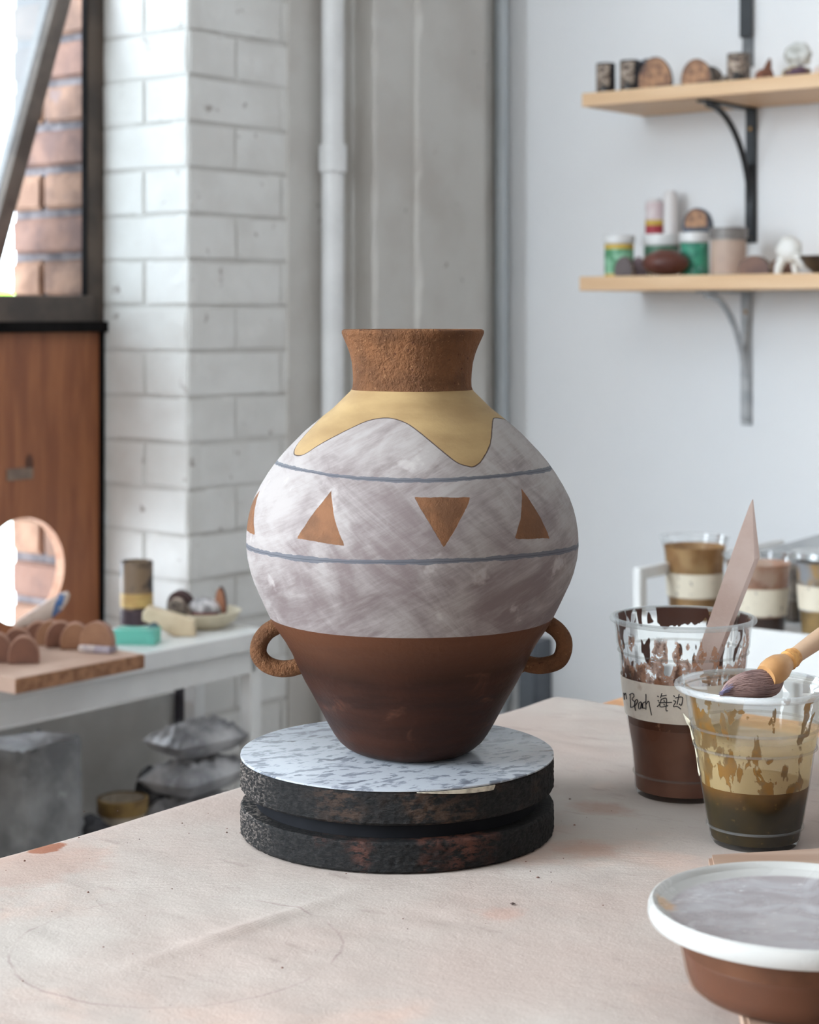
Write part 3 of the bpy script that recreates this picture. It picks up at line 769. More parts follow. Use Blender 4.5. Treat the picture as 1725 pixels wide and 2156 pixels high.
def film(name, build):
    """partly covering residue: build(g, v, th, z, y) -> (mask, colour, transparency)"""
    g = N(name); v = g.obj(); sx = g.n('ShaderNodeSeparateXYZ'); g.set(sx.inputs[0], v)
    thn = g.math('ARCTAN2', sx.outputs[0], g.math('MULTIPLY', sx.outputs[1], -1.0))
    mask, c, rough = build(g, v, thn, sx.outputs[2], sx.outputs[1])
    mx = g.n('ShaderNodeMixShader'); tr = g.n('ShaderNodeBsdfTransparent')
    ad = g.n('ShaderNodeMixShader'); tl = g.n('ShaderNodeBsdfTranslucent'); g.set(tl.inputs[0], c)
    b = g.bsdf(c, rough); g.set(ad.inputs[0], 0.3); g.t.links.new(b, ad.inputs[1]); g.t.links.new(tl.outputs[0], ad.inputs[2])
    g.set(mx.inputs[0], mask); g.t.links.new(tr.outputs[0], mx.inputs[1]); g.t.links.new(ad.outputs[0], mx.inputs[2])
    return g.done(mx.outputs[0])
def interp_r(pr, z):
    for (r0, z0), (r1, z1) in zip(pr, pr[1:]):
        if z0 <= z <= z1: return r0+(r1-r0)*(z-z0)/(z1-z0)
    return pr[-1][0] if z > pr[-1][1] else pr[0][0]

def cup(name, label, loc, outer, rim_r, rimw, slip_z, slip_m, film_m, bands, group=None):
    t = thing(name, label, 'cup', loc, 0, group)
    H = outer[-1][1]; th_ = 0.0007
    inn = [(r-th_, z+(0.0012 if i == 0 else 0)) for i, (r, z) in enumerate(outer)]
    lathe('cup_wall', [(0.0001, 0.002), (outer[0][0]-0.006, 0.002), (outer[0][0]-0.003, 0.0)]+outer, M_clear, t, 96)
    # rolled rim and raised bands
    k = 10; ring = [(rim_r-rimw/2+rimw/2*math.cos(2*math.pi*i/k), H-rimw*0.55+rimw*0.55*math.sin(2*math.pi*i/k)) for i in range(k+1)]
    rm = lathe('rim', [(outer[-1][0], H-0.0005), (rim_r-rimw, H-0.0002)]+ring[5:]+ring[1:6], M_rim, t, 96)
    for z in bands:
        r = interp_r(outer, z); lathe('band', [(r, z-0.0009), (r+0.0009, z-0.0004), (r+0.0009, z+0.0004), (r, z+0.0009)], M_band, t, 96)
    # contents and residue
    pr = [(interp_r(inn, z), z) for z in np.linspace(0.0035, slip_z, 12)]
    lathe('liquid_slip', [(0.0001, 0.0035)]+pr+[(pr[-1][0]-0.001, slip_z), (0.0001, slip_z)], slip_m, t, 96)
    if film_m is not None:
        pr = [(interp_r(inn, z)-0.0002, z) for z in np.linspace(slip_z-0.001, H-0.001, 30)]
        lathe('dried_residue', pr, film_m, t, 96)
    return t

# --- tall cup of brown slip
lcH = (1668-1297)/F*1.263
lo = [(0.0310, 0.0), (0.0325, 0.004), (0.0328, 0.012), (0.0345, 0.03), (0.0400, 0.062), (0.0428, 0.092), (0.0432, 0.096), (0.0446, 0.100), (0.0452, 0.108), (0.0470, lcH)]
M_brown = pm('brown_slip', (128, 84, 64), (112, 70, 54), 30, 0.35, 0.05, 90)
def fb(g, v, thn, z, y):
    cb = g.n('ShaderNodeCombineXYZ'); g.set(cb.inputs[0], g.math('SINE', thn)); g.set(cb.inputs[1], g.math('COSINE', thn)); g.set(cb.inputs[2], g.math('MULTIPLY', z, 9.0))
    dr = g.noise(cb.outputs[0], 5.2, 2, 0.5, 0.15)                      # finger-like runs
    fine = g.noise(v, 240, 4, 0.65, 0.4); mid = g.noise(v, 75, 4, 0.6, 0.3)
    back = g.ramp(y, 0.002, 0.012)
    edge = g.math('ADD', z, g.math('MULTIPLY', g.math('SUBTRACT', mid, 0.5), 0.010))
    # front and sides: heavy just over the slip, broken patches above, nearly clear under the rim
    lowf = g.ramp(edge, 0.066, 0.104, 0.30, 0.0)
    s1 = g.math('ADD', g.math('ADD', dr, lowf), g.math('MULTIPLY', g.math('SUBTRACT', mid, 0.5), 0.35))
    mf = g.math('MULTIPLY', g.ramp(s1, 0.53, 0.56), g.ramp(z, 0.112, 0.106))
    # back: thick coat under the rim running down in fingers
    topb = g.ramp(edge, 0.098, 0.110, 0.0, 0.19)
    mb = g.ramp(g.math('ADD', g.math('ADD', dr, topb), g.ramp(z, 0.05, 0.075, 0.2, -0.06)), 0.54, 0.56)
    m = g.math('ADD', g.math('MULTIPLY', mb, back), g.math('MULTIPLY', mf, g.math('SUBTRACT', 1.0, back)))
    hole = g.math('MULTIPLY', g.ramp(fine, 0.40, 0.47, 1.0, 0.0), g.math('SUBTRACT', 1.0, back))
    m = g.math('MULTIPLY', m, g.math('SUBTRACT', 1.0, g.math('MULTIPLY', hole, g.ramp(z, 0.066, 0.085, 0.0, 0.95))))
    thick = g.ramp(g.math('ADD', g.math('ADD', s1, g.ramp(z, 0.06, 0.08, 0.12, 0.0)), g.math('MULTIPLY', g.math('SUBTRACT', fine, 0.5), 0.6)), 0.58, 0.80)
    c = g.mix(thick, col((206, 150, 116)), col((104, 64, 46)))
    c = g.mix(back, c, col((84, 50, 38)))
    return g.math('MULTIPLY', m, g.math('ADD', 0.82, g.math('MULTIPLY', g.math('MAXIMUM', thick, back), 0.17))), c, 0.5
slipcup = cup('plastic_cup', 'tall clear plastic cup of brown slip with a handwritten paper label', (lc.x, lc.y, TZ+0.0002), lo, 0.0492, 0.0034, 0.0475, M_brown, film('brown_residue', fb), [0.014, 0.0955], 'slip cups on the canvas')
def lch(px, py): return hit_lathe(px, py, lc.x, lc.y, TZ, lambda z: interp_r(lo, z)+0.0004, 0, lcH, 0.05)
zA = lch(1440, 1446)[1]; zB = lch(1440, 1527)[1]
M_tape = pm('paper_tape', (240, 232, 220), (226, 216, 204), 40, 0.85, 0.2, 300, c3=(196, 178, 162), s3=50, t3=(0.6, 0.75))
lathe('paper_label', [(interp_r(lo, z)+0.0005, z) for z in np.linspace(zB, zA, 6)], M_tape, slipcup, 96, math.radians(-150), math.radians(75), wob=lambda a, z: 0.004*math.sin(a*9)*math.sin(z*900)*0.6)
M_ink = pm('black_ink', (40, 36, 40), None, rough=0.6)
def ux(pts): return [(1250+x/3.632, 1230+y/3.632) for x, y in pts]
strokes = [[(236, 832), (240, 884)], [(240, 852), (250, 836), (258, 880)], [(284, 842), (290, 944)], [(280, 848), (302, 836), (316, 856), (300, 882), (320, 904), (312, 936), (290, 944)],
    [(318, 936), (336, 914), (342, 890), (327, 888), (319, 926), (326, 970)], [(367, 902), (351, 914), (350, 950), (364, 952), (371, 906), (376, 952)], [(399, 902), (383, 912), (381, 946), (399, 950)],
    [(405, 842), (405, 960)], [(405, 922), (424, 896), (434, 938), (447, 1004)],
    [(492, 856), (501, 864)], [(494, 888), (504, 898)], [(490, 938), (512, 916)], [(526, 836), (514, 872)], [(518, 858), (560, 850)], [(521, 880), (512, 938), (572, 930)], [(523, 882), (560, 878), (556, 962), (570, 968)], [(502, 908), (602, 905)], [(540, 888), (546, 900)], [(540, 918), (546, 928)],
    [(612, 852), (622, 862)], [(626, 872), (680, 866), (673, 926), (656, 916)], [(656, 842), (640, 922)], [(612, 892), (630, 900), (612, 936), (640, 936), (670, 956)]]
V = []; Fc = []
for st in strokes:
    pts = []
    fine = smoothpath([Vector((p[0], p[1], 0)) for p in ux(st)], 5)
    for p in fine:
        h = lch(p.x, p.y)
        if h is None: continue
        r = interp_r(lo, h[1])+0.0008
        pts.append((r*math.sin(h[0]), -r*math.cos(h[0]), h[1]))
    tube_geo(V, Fc, pts, 0.00034, 5)
raw('handwriting', V, Fc, M_ink, slipcup)

# wooden stick standing in the slip
M_stick = pm('bare_stick_wood', (232, 212, 204), (218, 194, 184), 30, 0.75, 0.35, 160, stretch=(1, 6, 0.5))
Yt, Yb = 1.275, 1.262
def sp_(px, py, Y): return P(px, py, Y)
fl = [(1584.5, 1052), (1588.6, 1178.7), (1529, 1318), (1488, 1320), (1555.6, 1126), (1579, 1063)]
ft = [sp_(px, py, 1.268+0.012*(1320-py)/270) for px, py in fl]
down = (ft[2]-sp_(1572, 1195, 1.274)).normalized(); dn2 = (ft[3]-ft[4]).normalized()
ext = 0.045
ft[2] = ft[2]+down*ext; ft[3] = ft[3]+down*ext
side = Vector((0.0048, 0.0055, 0.0012))
front = ft; backp = [p+side for p in ft]; backp[0] = ft[0]+side*0.15; backp[5] = ft[5]+side*0.7
st_o = Vector((lc.x, lc.y, TZ+0.03)); n = len(front)
V = [p-st_o for p in front+backp]
Fc = [tuple(range(n)), tuple(range(2*n-1, n-1, -1))]+[(i, n+i, n+(i+1) % n, (i+1) % n) for i in range(n)]
bm = bmesh.new(); vv = [bm.verts.new(p) for p in V]
for q in Fc: bm.faces.new([vv[i] for i in q])
stick = fin('wooden_stick', bm, M_stick); stick.location = st_o
tag(stick, 'flat wooden stirring stick with a slanted tip standing in the brown slip cup', 'stick')

# --- low cup of olive slip
fcH = (1772-1438)/F*1.144
fo = [(0.0250, 0.0), (0.0270, 0.003), (0.0282, 0.010), (0.0287, 0.011), (0.0330, 0.036), (0.0352, 0.052), (0.0360, 0.058), (0.0372, 0.0595), (0.0382, 0.070), (0.0392, 0.0715), (0.0412, 0.084), (0.0424, 0.0905), (0.0442, 0.0925), (0.0455, fcH)]
g = N('olive_slip'); v = g.obj(); sx = g.n('ShaderNodeSeparateXYZ'); g.set(sx.inputs[0], v)
c = g.mix(g.ramp(g.noise(v, 36, 5), 0.35, 0.66), col((58, 46, 24)), col((42, 36, 23)))
c = g.mix(g.ramp(g.math('ADD', sx.outputs[2], g.math('MULTIPLY', g.noise(v, 60, 3), 0.012)), 0.030, 0.046, 0, 0.8), c, col((112, 76, 32)))
c = g.mix(g.ramp(g.noise(v, 240, 3, 0.7), 0.6, 0.7, 0, 0.4), c, col((120, 92, 48)))
M_olive = g.done(g.bsdf(c, 0.5, None, Specular_IOR_Level=0.2))
def ff(g, v, thn, z, y):
    cb = g.n('ShaderNodeCombineXYZ'); g.set(cb.inputs[0], g.math('SINE', thn)); g.set(cb.inputs[1], g.math('COSINE', thn)); g.set(cb.inputs[2], g.math('MULTIPLY', z, 14.0))
    dr = g.noise(cb.outputs[0], 3.2, 3, 0.55, 0.4); fine = g.noise(v, 230, 4, 0.65); mid = g.noise(v, 75, 4, 0.6, 0.3)
    left = g.ramp(thn, -1.5, -0.15, 0.16, 0.0)
    s = g.math('ADD', g.math('ADD', dr, left), g.math('MULTIPLY', g.math('SUBTRACT', mid, 0.5), 0.35))
    heavy = g.ramp(g.math('ADD', s, g.ramp(z, 0.04, 0.09, 0.03, 0.0)), 0.585, 0.625)
    heavy = g.math('MULTIPLY', heavy, g.ramp(y, -0.002, -0.012))
    thin = g.ramp(g.math('ADD', z, g.math('MULTIPLY', mid, 0.006)), 0.064, 0.076, 0.62, 0.10)
    spk = g.ramp(fine, 0.66, 0.71, 0.0, 0.85)
    m = g.math('MAXIMUM', g.math('MAXIMUM', g.math('MULTIPLY', heavy, 0.93), thin), g.math('MULTIPLY', spk, g.ramp(z, 0.04, 0.08, 1.0, 0.2)))
    c = g.mix(heavy, col((206, 180, 132)), col((128, 100, 62)))
    c = g.mix(g.math('MULTIPLY', heavy, g.ramp(mid, 0.45, 0.6)), c, col((146, 104, 44)))
    c = g.mix(spk, c, col((96, 72, 44)))
    return m, c, 0.45
ocup = cup('plastic_cup', 'low clear plastic cup of olive slip with a brush lying across its rim', (fc.x, fc.y, TZ+0.0002), fo, 0.0490, 0.0036, 0.0365, M_olive, film('olive_residue', ff), [0.011, 0.059, 0.0715], 'slip cups on the canvas')
lathe('inner_rim_line', [(0.0440, 0.0915), (0.0436, 0.0922), (0.0440, 0.0930)], M_band, ocup, 96)
# torn paper label curling off the left side
V = []; Fc = []; K = 10
for k in range(K+1):
    z = 0.0395+(0.0745-0.0395)*k/K
    curl = max(0, (k-5)/5.0)
    for j in range(4):
        a = math.radians(-112+j*10*(0.7+0.3*math.sin(k*2.1)))
        r = interp_r(fo, z)+0.0006+(0.0045*curl**1.5)*(1-j/3.2)
        V.append((r*math.sin(a), -r*math.cos(a), z+0.0012*math.sin(k*1.9+j)))
for k in range(K):
    for j in range(3): Fc.append((k*4+j, k*4+j+1, (k+1)*4+j+1, (k+1)*4+j))
tl_ = raw('torn_paper_label', V, Fc, pm('yellowed_paper', (222, 214, 194), (208, 198, 170), 50, 0.85, 0.2, 200), ocup, True)
tl_.modifiers.new('t', 'SOLIDIFY').thickness = 0.0005

# --- brush across the rim
rimz = TZ+fcH+0.0004
Yf = fc.y-0.043
b0 = P(1519, 1462, Yf+0.002); b1 = P(1560, 1430, Yf+0.006); b2 = P(1608, 1436, Yf+0.010); b3 = P(1640, 1437, Yf+0.015)
h0 = P(1622, 1418, Yf+0.014); h1 = P(1650, 1398, Yf+0.022); h2 = P(1725, 1345, Yf+0.042); h3 = P(1850, 1256, Yf+0.078)
br = thing('paint_brush', 'soft brown mop brush with orange ferrule lying on the olive cup rim', 'brush', (b2.x, b2.y, rimz), 0)
o = Vector((b2.x, b2.y, rimz))
M_bristle = pm('brown_bristles', (128, 100, 96), (92, 68, 64), 16, 0.65, 0.5, 200, stretch=(0.8, 3, 3))
M_tip = pm('dark_bristles', (84, 62, 58), (66, 46, 42), 30, 0.7, 0.4, 200)
# bristle head: swept blade, flat underneath
secs = [((1516, 1463), 0.5), ((1527, 1452), 4), ((1545, 1444), 9), ((1570, 1438), 12.5), ((1600, 1436), 14.5), ((1625, 1435), 14), ((1642, 1432), 11), ((1650, 1424), 6)]
tops = [1462, 1441, 1426, 1415, 1411, 1413, 1417, 1417]; bots = [1466.5, 1466, 1467, 1468, 1468, 1466, 1456, 1438]
def head_pt(i, s, k):
    (px, py), hw = secs[i]
    yt = tops[i]; yb_ = bots[i]; Y = Yf+0.004+0.012*i/7
    c0 = P(px, (yt+yb_)/2, Y); hh = (yb_-yt)/2/F*Y; dd = hw/F*Y*1.3*1.0
    a = 2*math.pi*k/24
    ca, sa = math.cos(a), math.sin(a)
    sg = lambda q: math.copysign(abs(q)**0.85, q)
    return c0 + Vector((0.25*dd*ca, dd*ca, hh*sg(sa))) - o
V = []; Fc = []
for i in range(len(secs)):
    for k in range(24): V.append(head_pt(i, 0, k))
for i in range(len(secs)-1):
    for k in range(24): Fc.append((i*24+k, i*24+(k+1) % 24, (i+1)*24+(k+1) % 24, (i+1)*24+k))
Fc.append(tuple(range(24))); Fc.append(tuple((len(secs)-1)*24+k for k in range(23, -1, -1)))
hd_ = raw('bristle_head', V, Fc, M_bristle, br, True)
zlow = min(p[2] for p in V)
# individual hairs over the head
V = []; Fc = []; rr = random.Random(5)
for q in range(260):
    k = rr.uniform(0, 24); pts = []
    sc = rr.uniform(1.0, 1.05)
    i0 = rr.randint(0, 2)
    for i in range(len(secs)-1, i0-1, -1):
        a = head_pt(i, 0, k+rr.uniform(-.4, .4)); (px, py), hw = secs[i]; Y = Yf+0.004+0.012*i/7
        c0 = P(px, (tops[i]+bots[i])/2, Y)-o
        pts.append(c0+(a-c0)*sc)
    tube_geo(V, Fc, smoothpath(pts, 2), 0.00016, 4)
hs = raw('bristle_hairs', V, Fc, pm('brush_hair', (150, 122, 116), (98, 74, 72), 50, 0.5), br); hs['kind'] = 'stuff'
V = []; Fc = []
for q in range(36):
    s = P(1537+rr.uniform(-6, 8), rr.uniform(1438, 1458), Yf+0.004+rr.uniform(-.002, .003))-o; e = P(1517+rr.uniform(-3, 6), 1463+rr.uniform(-6, 1), Yf+0.002)-o
    tube_geo(V, Fc, [s, (s+e)/2+Vector((0, 0, 0.0004)), e], 0.00018, 4)
hs2 = raw('bristle_tips', V, Fc, pm('wet_grey_hair', (120, 112, 140), (90, 84, 110), 60, 0.35), br); hs2['kind'] = 'stuff'; 
dirh = (h2-h0).normalized()
fp = [h0-dirh*0.004, h0, h0+dirh*0.004, h0+dirh*0.009, h0+dirh*0.0125, h0+dirh*0.016]
tube('ferrule', [p-o for p in fp], [0.0070, 0.0082, 0.0085, 0.0080, 0.0066, 0.0054], pm('orange_ferrule', (194, 148, 98), (170, 122, 76), 40, 0.4, 0.1, 100), br, 24)
ring_pts = [h0+dirh*k for k in (0.0155, 0.0175, 0.019, 0.021, 0.0225, 0.0245)]
tube('binding', [p-o for p in ring_pts], [0.0056, 0.0062, 0.0056, 0.0061, 0.0055, 0.0052], pm('orange_binding_thread', (214, 160, 92), (180, 124, 66), 200, 0.6), br, 20)
tube('handle', [p-o for p in (h0+dirh*0.024, h0+dirh*0.03, h0+dirh*0.045, h0+dirh*0.08, h3)], [0.0048, 0.0050, 0.0056, 0.0060, 0.0055], pm('brush_handle_wood', (196, 164, 136), (176, 142, 114), 20, 0.5, 0.1, 80, stretch=(1, 1, 1)), br, 20)

# --- board and deli container in the near right corner
bdz = 0.012
bd_c = hit_z(1492, 1798, TZ+bdz); bd_d = hit_z(1725, 1784, TZ+bdz)
an = math.atan2(bd_d.y-bd_c.y, bd_d.x-bd_c.x)
bd = thing('wooden_board', 'pale wooden board under the lidded tub, its edge showing behind the lid', 'board', (bd_c.x, bd_c.y, TZ), 0)
bm = bmesh.new()
qd = [(0, 0), (0.40, 0.40*math.tan(an)), (0.40, -0.46), (0.125-bd_c.x, 0.60-bd_c.y)]
lo_ = [bm.verts.new((x, y, 0.0003)) for x, y in qd]; hi_ = [bm.verts.new((x, y, bdz)) for x, y in qd]
bm.faces.new(lo_[::-1]); bm.faces.new(hi_)
for i in range(4): bm.faces.new((lo_[i], lo_[(i+1) % 4], hi_[(i+1) % 4], hi_[i]))
bmesh.ops.bevel(bm, geom=bm.edges[:], offset=0.002, segments=2, affect='EDGES')
fin('board', bm, pm('pale_board_wood', (164, 138, 120), (148, 120, 102), 6, 0.6, 0.15, 60, stretch=(1, 10, 1), c3=(110, 86, 76), s3=14, t3=(0.66, 0.72)), bd)
Yd = 0.856
lid_z = ZC-(1900-HY)/F*Yd
tub = thing('deli_tub', 'round translucent tub of brown slip with a white lid in the near right corner', 'tub', (dc.x, dc.y, TZ+bdz+0.0003), 0)
tz = lid_z-(TZ+bdz+0.0003)
LR = 310/F*Yd
def wallr(z): return LR*0.80+(LR*0.93-LR*0.80)*(z/tz)
BR_ = 0.745*LR
tp = [(0.0001, 0.0), (BR_-0.010, 0.0), (BR_-0.005, 0.0012), (BR_-0.0015, 0.004), (BR_, 0.008)] + [(BR_+(0.785*LR-BR_)*k/6, 0.008+(tz-0.019-0.008)*k/6) for k in range(1, 7)] + [(0.795*LR, tz-0.0165), (0.80*LR, tz-0.008), (0.86*LR, tz-0.0055)]
g = N('translucent_tub_plastic')
mx = g.n('ShaderNodeMixShader'); tr = g.n('ShaderNodeBsdfTransparent'); tr.inputs[0].default_value = (0.95, 0.93, 0.9, 1)
pb = g.bsdf(col((112, 74, 54)), 0.25); g.set(mx.inputs[0], 0.30); g.t.links.new(tr.outputs[0], mx.inputs[1]); g.t.links.new(pb, mx.inputs[2])
M_tub = g.done(mx.outputs[0])
lathe('tub_wall', tp, M_tub, tub, 96)
M_bs = pm('brown_slip_deep', (84, 50, 37), (70, 42, 32), 16, 0.4)
lathe('liquid_slip', [(0.0001, 0.002)]+[(r-0.0012, z) for r, z in tp if r > 0.03 and z < tz-0.0195 and z > 0.0011]+[(0.783*LR-0.0016, tz-0.021), (0.0001, tz-0.021)], M_bs, tub, 96)
g2 = film('tub_residue', lambda g, v, thn, z, y: (g.ramp(g.noise(v, 20, 4), 0.3, 0.6, 0.75, 0.97), g.mix(g.ramp(g.noise(v, 24, 4), 0.4, 0.6), col((100, 64, 46)), col((122, 82, 60))), 0.5))
lathe('dried_residue', [(0.783*LR-0.0014, tz-0.021), (0.793*LR-0.001, tz-0.0165), (0.797*LR-0.001, tz-0.008)], g2, tub, 96)
# lid: skirt, raised rim, recessed middle
g = N('translucent_white_lid'); v = g.obj(); sx = g.n('ShaderNodeSeparateXYZ'); g.set(sx.inputs[0], v)
rad = g.math('SQRT', g.math('ADD', g.math('MULTIPLY', sx.outputs[0], sx.outputs[0]), g.math('MULTIPLY', sx.outputs[1], sx.outputs[1])))
n1 = g.noise(g.mapped((1, 1.6, 1)), 34, 5, 0.6, 0.8)
mid = g.mix(g.ramp(n1, 0.38, 0.62), col((186, 182, 184)), col((164, 155, 156)))
mid = g.mix(g.ramp(g.noise(g.mapped((1, 2.4, 1), loc=(2, 0, 0)), 60, 6, 0.7, 1.2), 0.62, 0.66, 0, 0.8), mid, col((236, 236, 236)))
c = g.mix(g.ramp(rad, LR*0.84, LR*0.88), mid, col((196, 194, 190)))
spx = g.math('SUBTRACT', sx.outputs[0], -LR*0.86); spy = g.math('SUBTRACT', sx.outputs[1], LR*0.16)
sd = g.math('SQRT', g.math('ADD', g.math('MULTIPLY', spx, spx), g.math('MULTIPLY', g.math('MULTIPLY', spy, spy), 0.35)))
c = g.mix(g.ramp(g.math('ADD', sd, g.math('MULTIPLY', g.noise(v, 200, 4), 0.006)), 0.005, 0.009, 0.7, 0), c, col((214, 170, 120)))
mx = g.n('ShaderNodeMixShader'); tl = g.n('ShaderNodeBsdfTranslucent'); g.set(tl.inputs[0], c); g.set(mx.inputs[0], 0.3)
pb = g.bsdf(c, g.ramp(n1, 0.35, 0.65, 0.16, 0.32), g.bump(g.noise(v, 60, 5), 0.12, 0.001), Specular_IOR_Level=0.6); g.t.links.new(pb, mx.inputs[1]); g.t.links.new(tl.outputs[0], mx.inputs[2])
M_lid = g.done(mx.outputs[0])
lathe('lid', [(0.87*LR, tz-0.0065), (0.985*LR, tz-0.0085), (LR, tz-0.0065), (LR*0.997, tz-0.003), (LR*0.985, tz-0.0008), (LR*0.965, tz), (LR*0.94, tz-0.0008), (LR*0.925, tz-0.0028), (LR*0.90, tz-0.0034), (LR*0.88, tz-0.0048), (LR*0.84, tz-0.0054), (0.0001, tz-0.0054)], M_lid, tub, 128)

# ------------------------------------------------------------------ shelves on the white wall
D_SH = 0.20
def zrow(px, py, off): return hit_y(px, py, -off).z
M_shelf = pm('pale_shelf_board', (232, 196, 156), (222, 182, 140), 4, 0.5, 0.08, 40, stretch=(1, 10, 10))
sh_x = hit_y(1225, 210, -D_SH).x
zu1 = zrow(1225, 196.5, D_SH); zu0 = zrow(1225, 225, D_SH)
zl1 = zrow(1225, 582.5, D_SH); zl0 = zrow(1225, 612.5, D_SH)
def shelf(label, x0, z0, z1):
    t = thing('wall_shelf', label, 'shelf', W(x0, -0.001, z0), RZ, 'pine shelves on the white wall')
    boxo('shelf_board', (0, -D_SH+0.001, 0), (1.6, 0, z1-z0), M_shelf, t, 0.0015)
    return t
shelf('upper pale wooden shelf holding small fired test pieces', sh_x, zu0, zu1)
shelf('lower pale wooden shelf holding jars and bottles', hit_y(1220, 600, -D_SH).x, zl0, zl1)
M_blk = pm('black_bracket_metal', (22, 24, 28), (34, 36, 40), 20, 0.35, 0.05, 60)
M_gry = pm('worn_grey_metal', (120, 122, 124), (90, 92, 96), 60, 0.4, 0.1, 90)
M_whm = pm('white_bracket_metal', (188, 190, 192), (160, 164, 168), 30, 0.4, 0.05, 60)
M_brass = pm('brass_screw', (176, 140, 92), (150, 112, 70), 60, 0.4, metallic=0.7)
def bracket(label, x, ztop, zbot, m, reach, wplate=0.021):
    t = thing('shelf_bracket', label, 'bracket', W(x, -0.0005, ztop), RZ, 'curved shelf brackets')
    h = ztop-zbot
    boxo('wall_plate', (-wplate/2, -0.004, -h), (wplate/2, 0, -0.0005), m, t, 0.001)
    boxo('arm', (-wplate/2, -reach, -0.0045), (wplate/2, -0.004, -0.0005), m, t, 0.001)
    r = reach*0.86; pts = []
    for k in range(15):
        a = math.pi/2*k/14
        pts.append((0, -0.004-r*(1-math.sin(a))-0.0, -0.0065-(h*0.80)*(1-math.cos(a))))
    tube('curved_brace', pts, 0.0055, m, t, 10)
    boxo('web', (-0.0075, -0.011, -h+0.01), (0.0075, -0.004, -h*0.42), m, t, 0.001)
    for zz_ in (-0.036, -h+0.012):
        lathe('screw', [(0.0001, 0.0), (0.0036, 0.0), (0.003, 0.0016), (0.0001, 0.002)], M_brass, t, 12).matrix_local = Matrix.Translation((0, -0.0062 if zz_ > -h/2 else -0.0042, zz_)) @ Matrix.Rotation(math.pi/2, 4, 'X')
    return t
bxu = hit_y(1584, 360, 0)
bracket('black bracket with a curved brace under the upper shelf', bxu.x, zu0, hit_y(1584, 512, 0).z, M_blk, D_SH*0.86)
bxl = hit_y(1574, 760, 0)
bracket('white bracket with a curved brace under the lower shelf', bxl.x, zl0, hit_y(1574, 895, 0).z, M_whm, D_SH*0.80)
tx = hit_y(1577, 40, 0)
t = thing('shelf_bracket', 'black bracket end coming down from a shelf above the picture', 'bracket', W(tx.x, -0.0005, hit_y(1577, 142, 0).z), RZ, 'curved shelf brackets')
zt0 = hit_y(1577, 80, 0).z-hit_y(1577, 142, 0).z
boxo('wall_plate', (-0.0105, -0.004, 0.0), (0.0105, 0, 0.30), M_gry, t, 0.001)
boxo('web', (-0.0115, -0.012, zt0), (0.0115, -0.004, 0.30), M_blk, t, 0.001)
boxo('top_arm', (-0.0105, -0.172, 0.296), (0.0105, -0.012, 0.30), M_blk, t, 0.001)

# ---- pieces on the shelves
def onshelf(px, off): 
    p = hit_y(px, 400, -off); return p.x
def wpx(px, off): 
    q = hit_y(px, 400, -off); return W(q.x, -off).y/F
M_dkraw = pm('dark_fired_clay', (96, 80, 70), (188, 170, 154), 130, 0.6, 0.3, 80, lo=0.42, hi=0.6, c3=(28, 25, 26), s3=30, t3=(0.5, 0.62))
M_blkglz = pm('black_glaze', (34, 32, 36), (52, 48, 52), 40, 0.25)
M_orgclay = pm('orange_fired_clay', (190, 146, 112), (128, 94, 78), 90, 0.7, 0.4, 120, c3=(92, 78, 74), s3=75, t3=(0.58, 0.68))
M_bluglz = pm('blue_black_glaze', (58, 66, 88), (40, 40, 48), 40, 0.3)
M_greystone = pm('grey_fired_clay', (140, 128, 118), (76, 68, 64), 110, 0.6, 0.4, 80)
def cyl(name, label, x, off, z, w_, h_, mat, group, facem=None):
    t = thing(name, label, 'test piece', W(x, -off, z), RZ, group)
    r = w_/2
    lathe('wall', [(0.0001, 0.0), (r-0.0015, 0.0), (r, 0.0015), (r, h_-0.0012), (r-0.001, h_), (r-0.004, h_), (r-0.005, h_-0.004), (r-0.005, h_*0.25), (0.0001, h_*0.25)], mat, t, 36)
    if facem: lathe('bare_patch', [(r+0.0004, h_*0.12), (r+0.0008, h_*0.5), (r+0.0004, h_*0.93)], facem, t, 14, math.radians(-35), math.radians(55))
    return t
def dtile(name, label, x, off, z, w_, h_, tt_, facem, edgem, rot, group, cat='test tile', tilt=0.0, world=None):
    t = thing(name, label, cat, W(x, -off, z) if world is None else world, RZ+rot, group)
    fs = 0.80 if 'top of the teal' in label else 0.94
    n = 22; cut = 0.28
    out = []
    for k in range(n+1):
        a = -math.asin(cut)+ (math.pi+2*math.asin(cut))*k/n
        out.append((w_/2*math.cos(a), (math.sin(a)+cut)/(1+cut)*h_))
    M = Matrix.Rotation(tilt, 4, 'X')
    sft = Matrix.Translation((0, 0, abs(math.sin(tilt))*tt_/2))
    extr('slab', out, tt_, edgem, t, 0.0014, sft @ M)
    if facem is not edgem:
        sm_ = [(x_*fs, (0.02 if fs > 0.9 else 0.2)*h_+z_*(fs-0.06 if fs < 0.9 else 0.95)) for x_, z_ in out]
        extr('glazed_face', sm_, 0.0012, facem, t, 0.0003, sft @ M @ Matrix.Translation((0, -tt_/2-0.0004, 0)))
    return t
G1 = 'fired test pieces on the upper shelf'
k_ = 3.28/F
off = 0.165
cyl('test_cup', 'small black glazed cylinder with a bare stripe, leftmost on the upper shelf', onshelf(1276, off), off, zu1, 40*k_, 63*k_, M_blkglz, G1, M_dkraw)
cyl('test_cup', 'small black glazed cylinder, second from the left on the upper shelf', onshelf(1327, off), off, zu1, 42*k_, 64*k_, M_blkglz, G1, M_dkraw)
dtile('test_tile', 'blue-black rounded tile standing behind the orange brown one', onshelf(1364, off-0.03), off-0.03, zu1, 66*k_, 70*k_, 0.012, M_bluglz, M_bluglz, 0.2, G1)
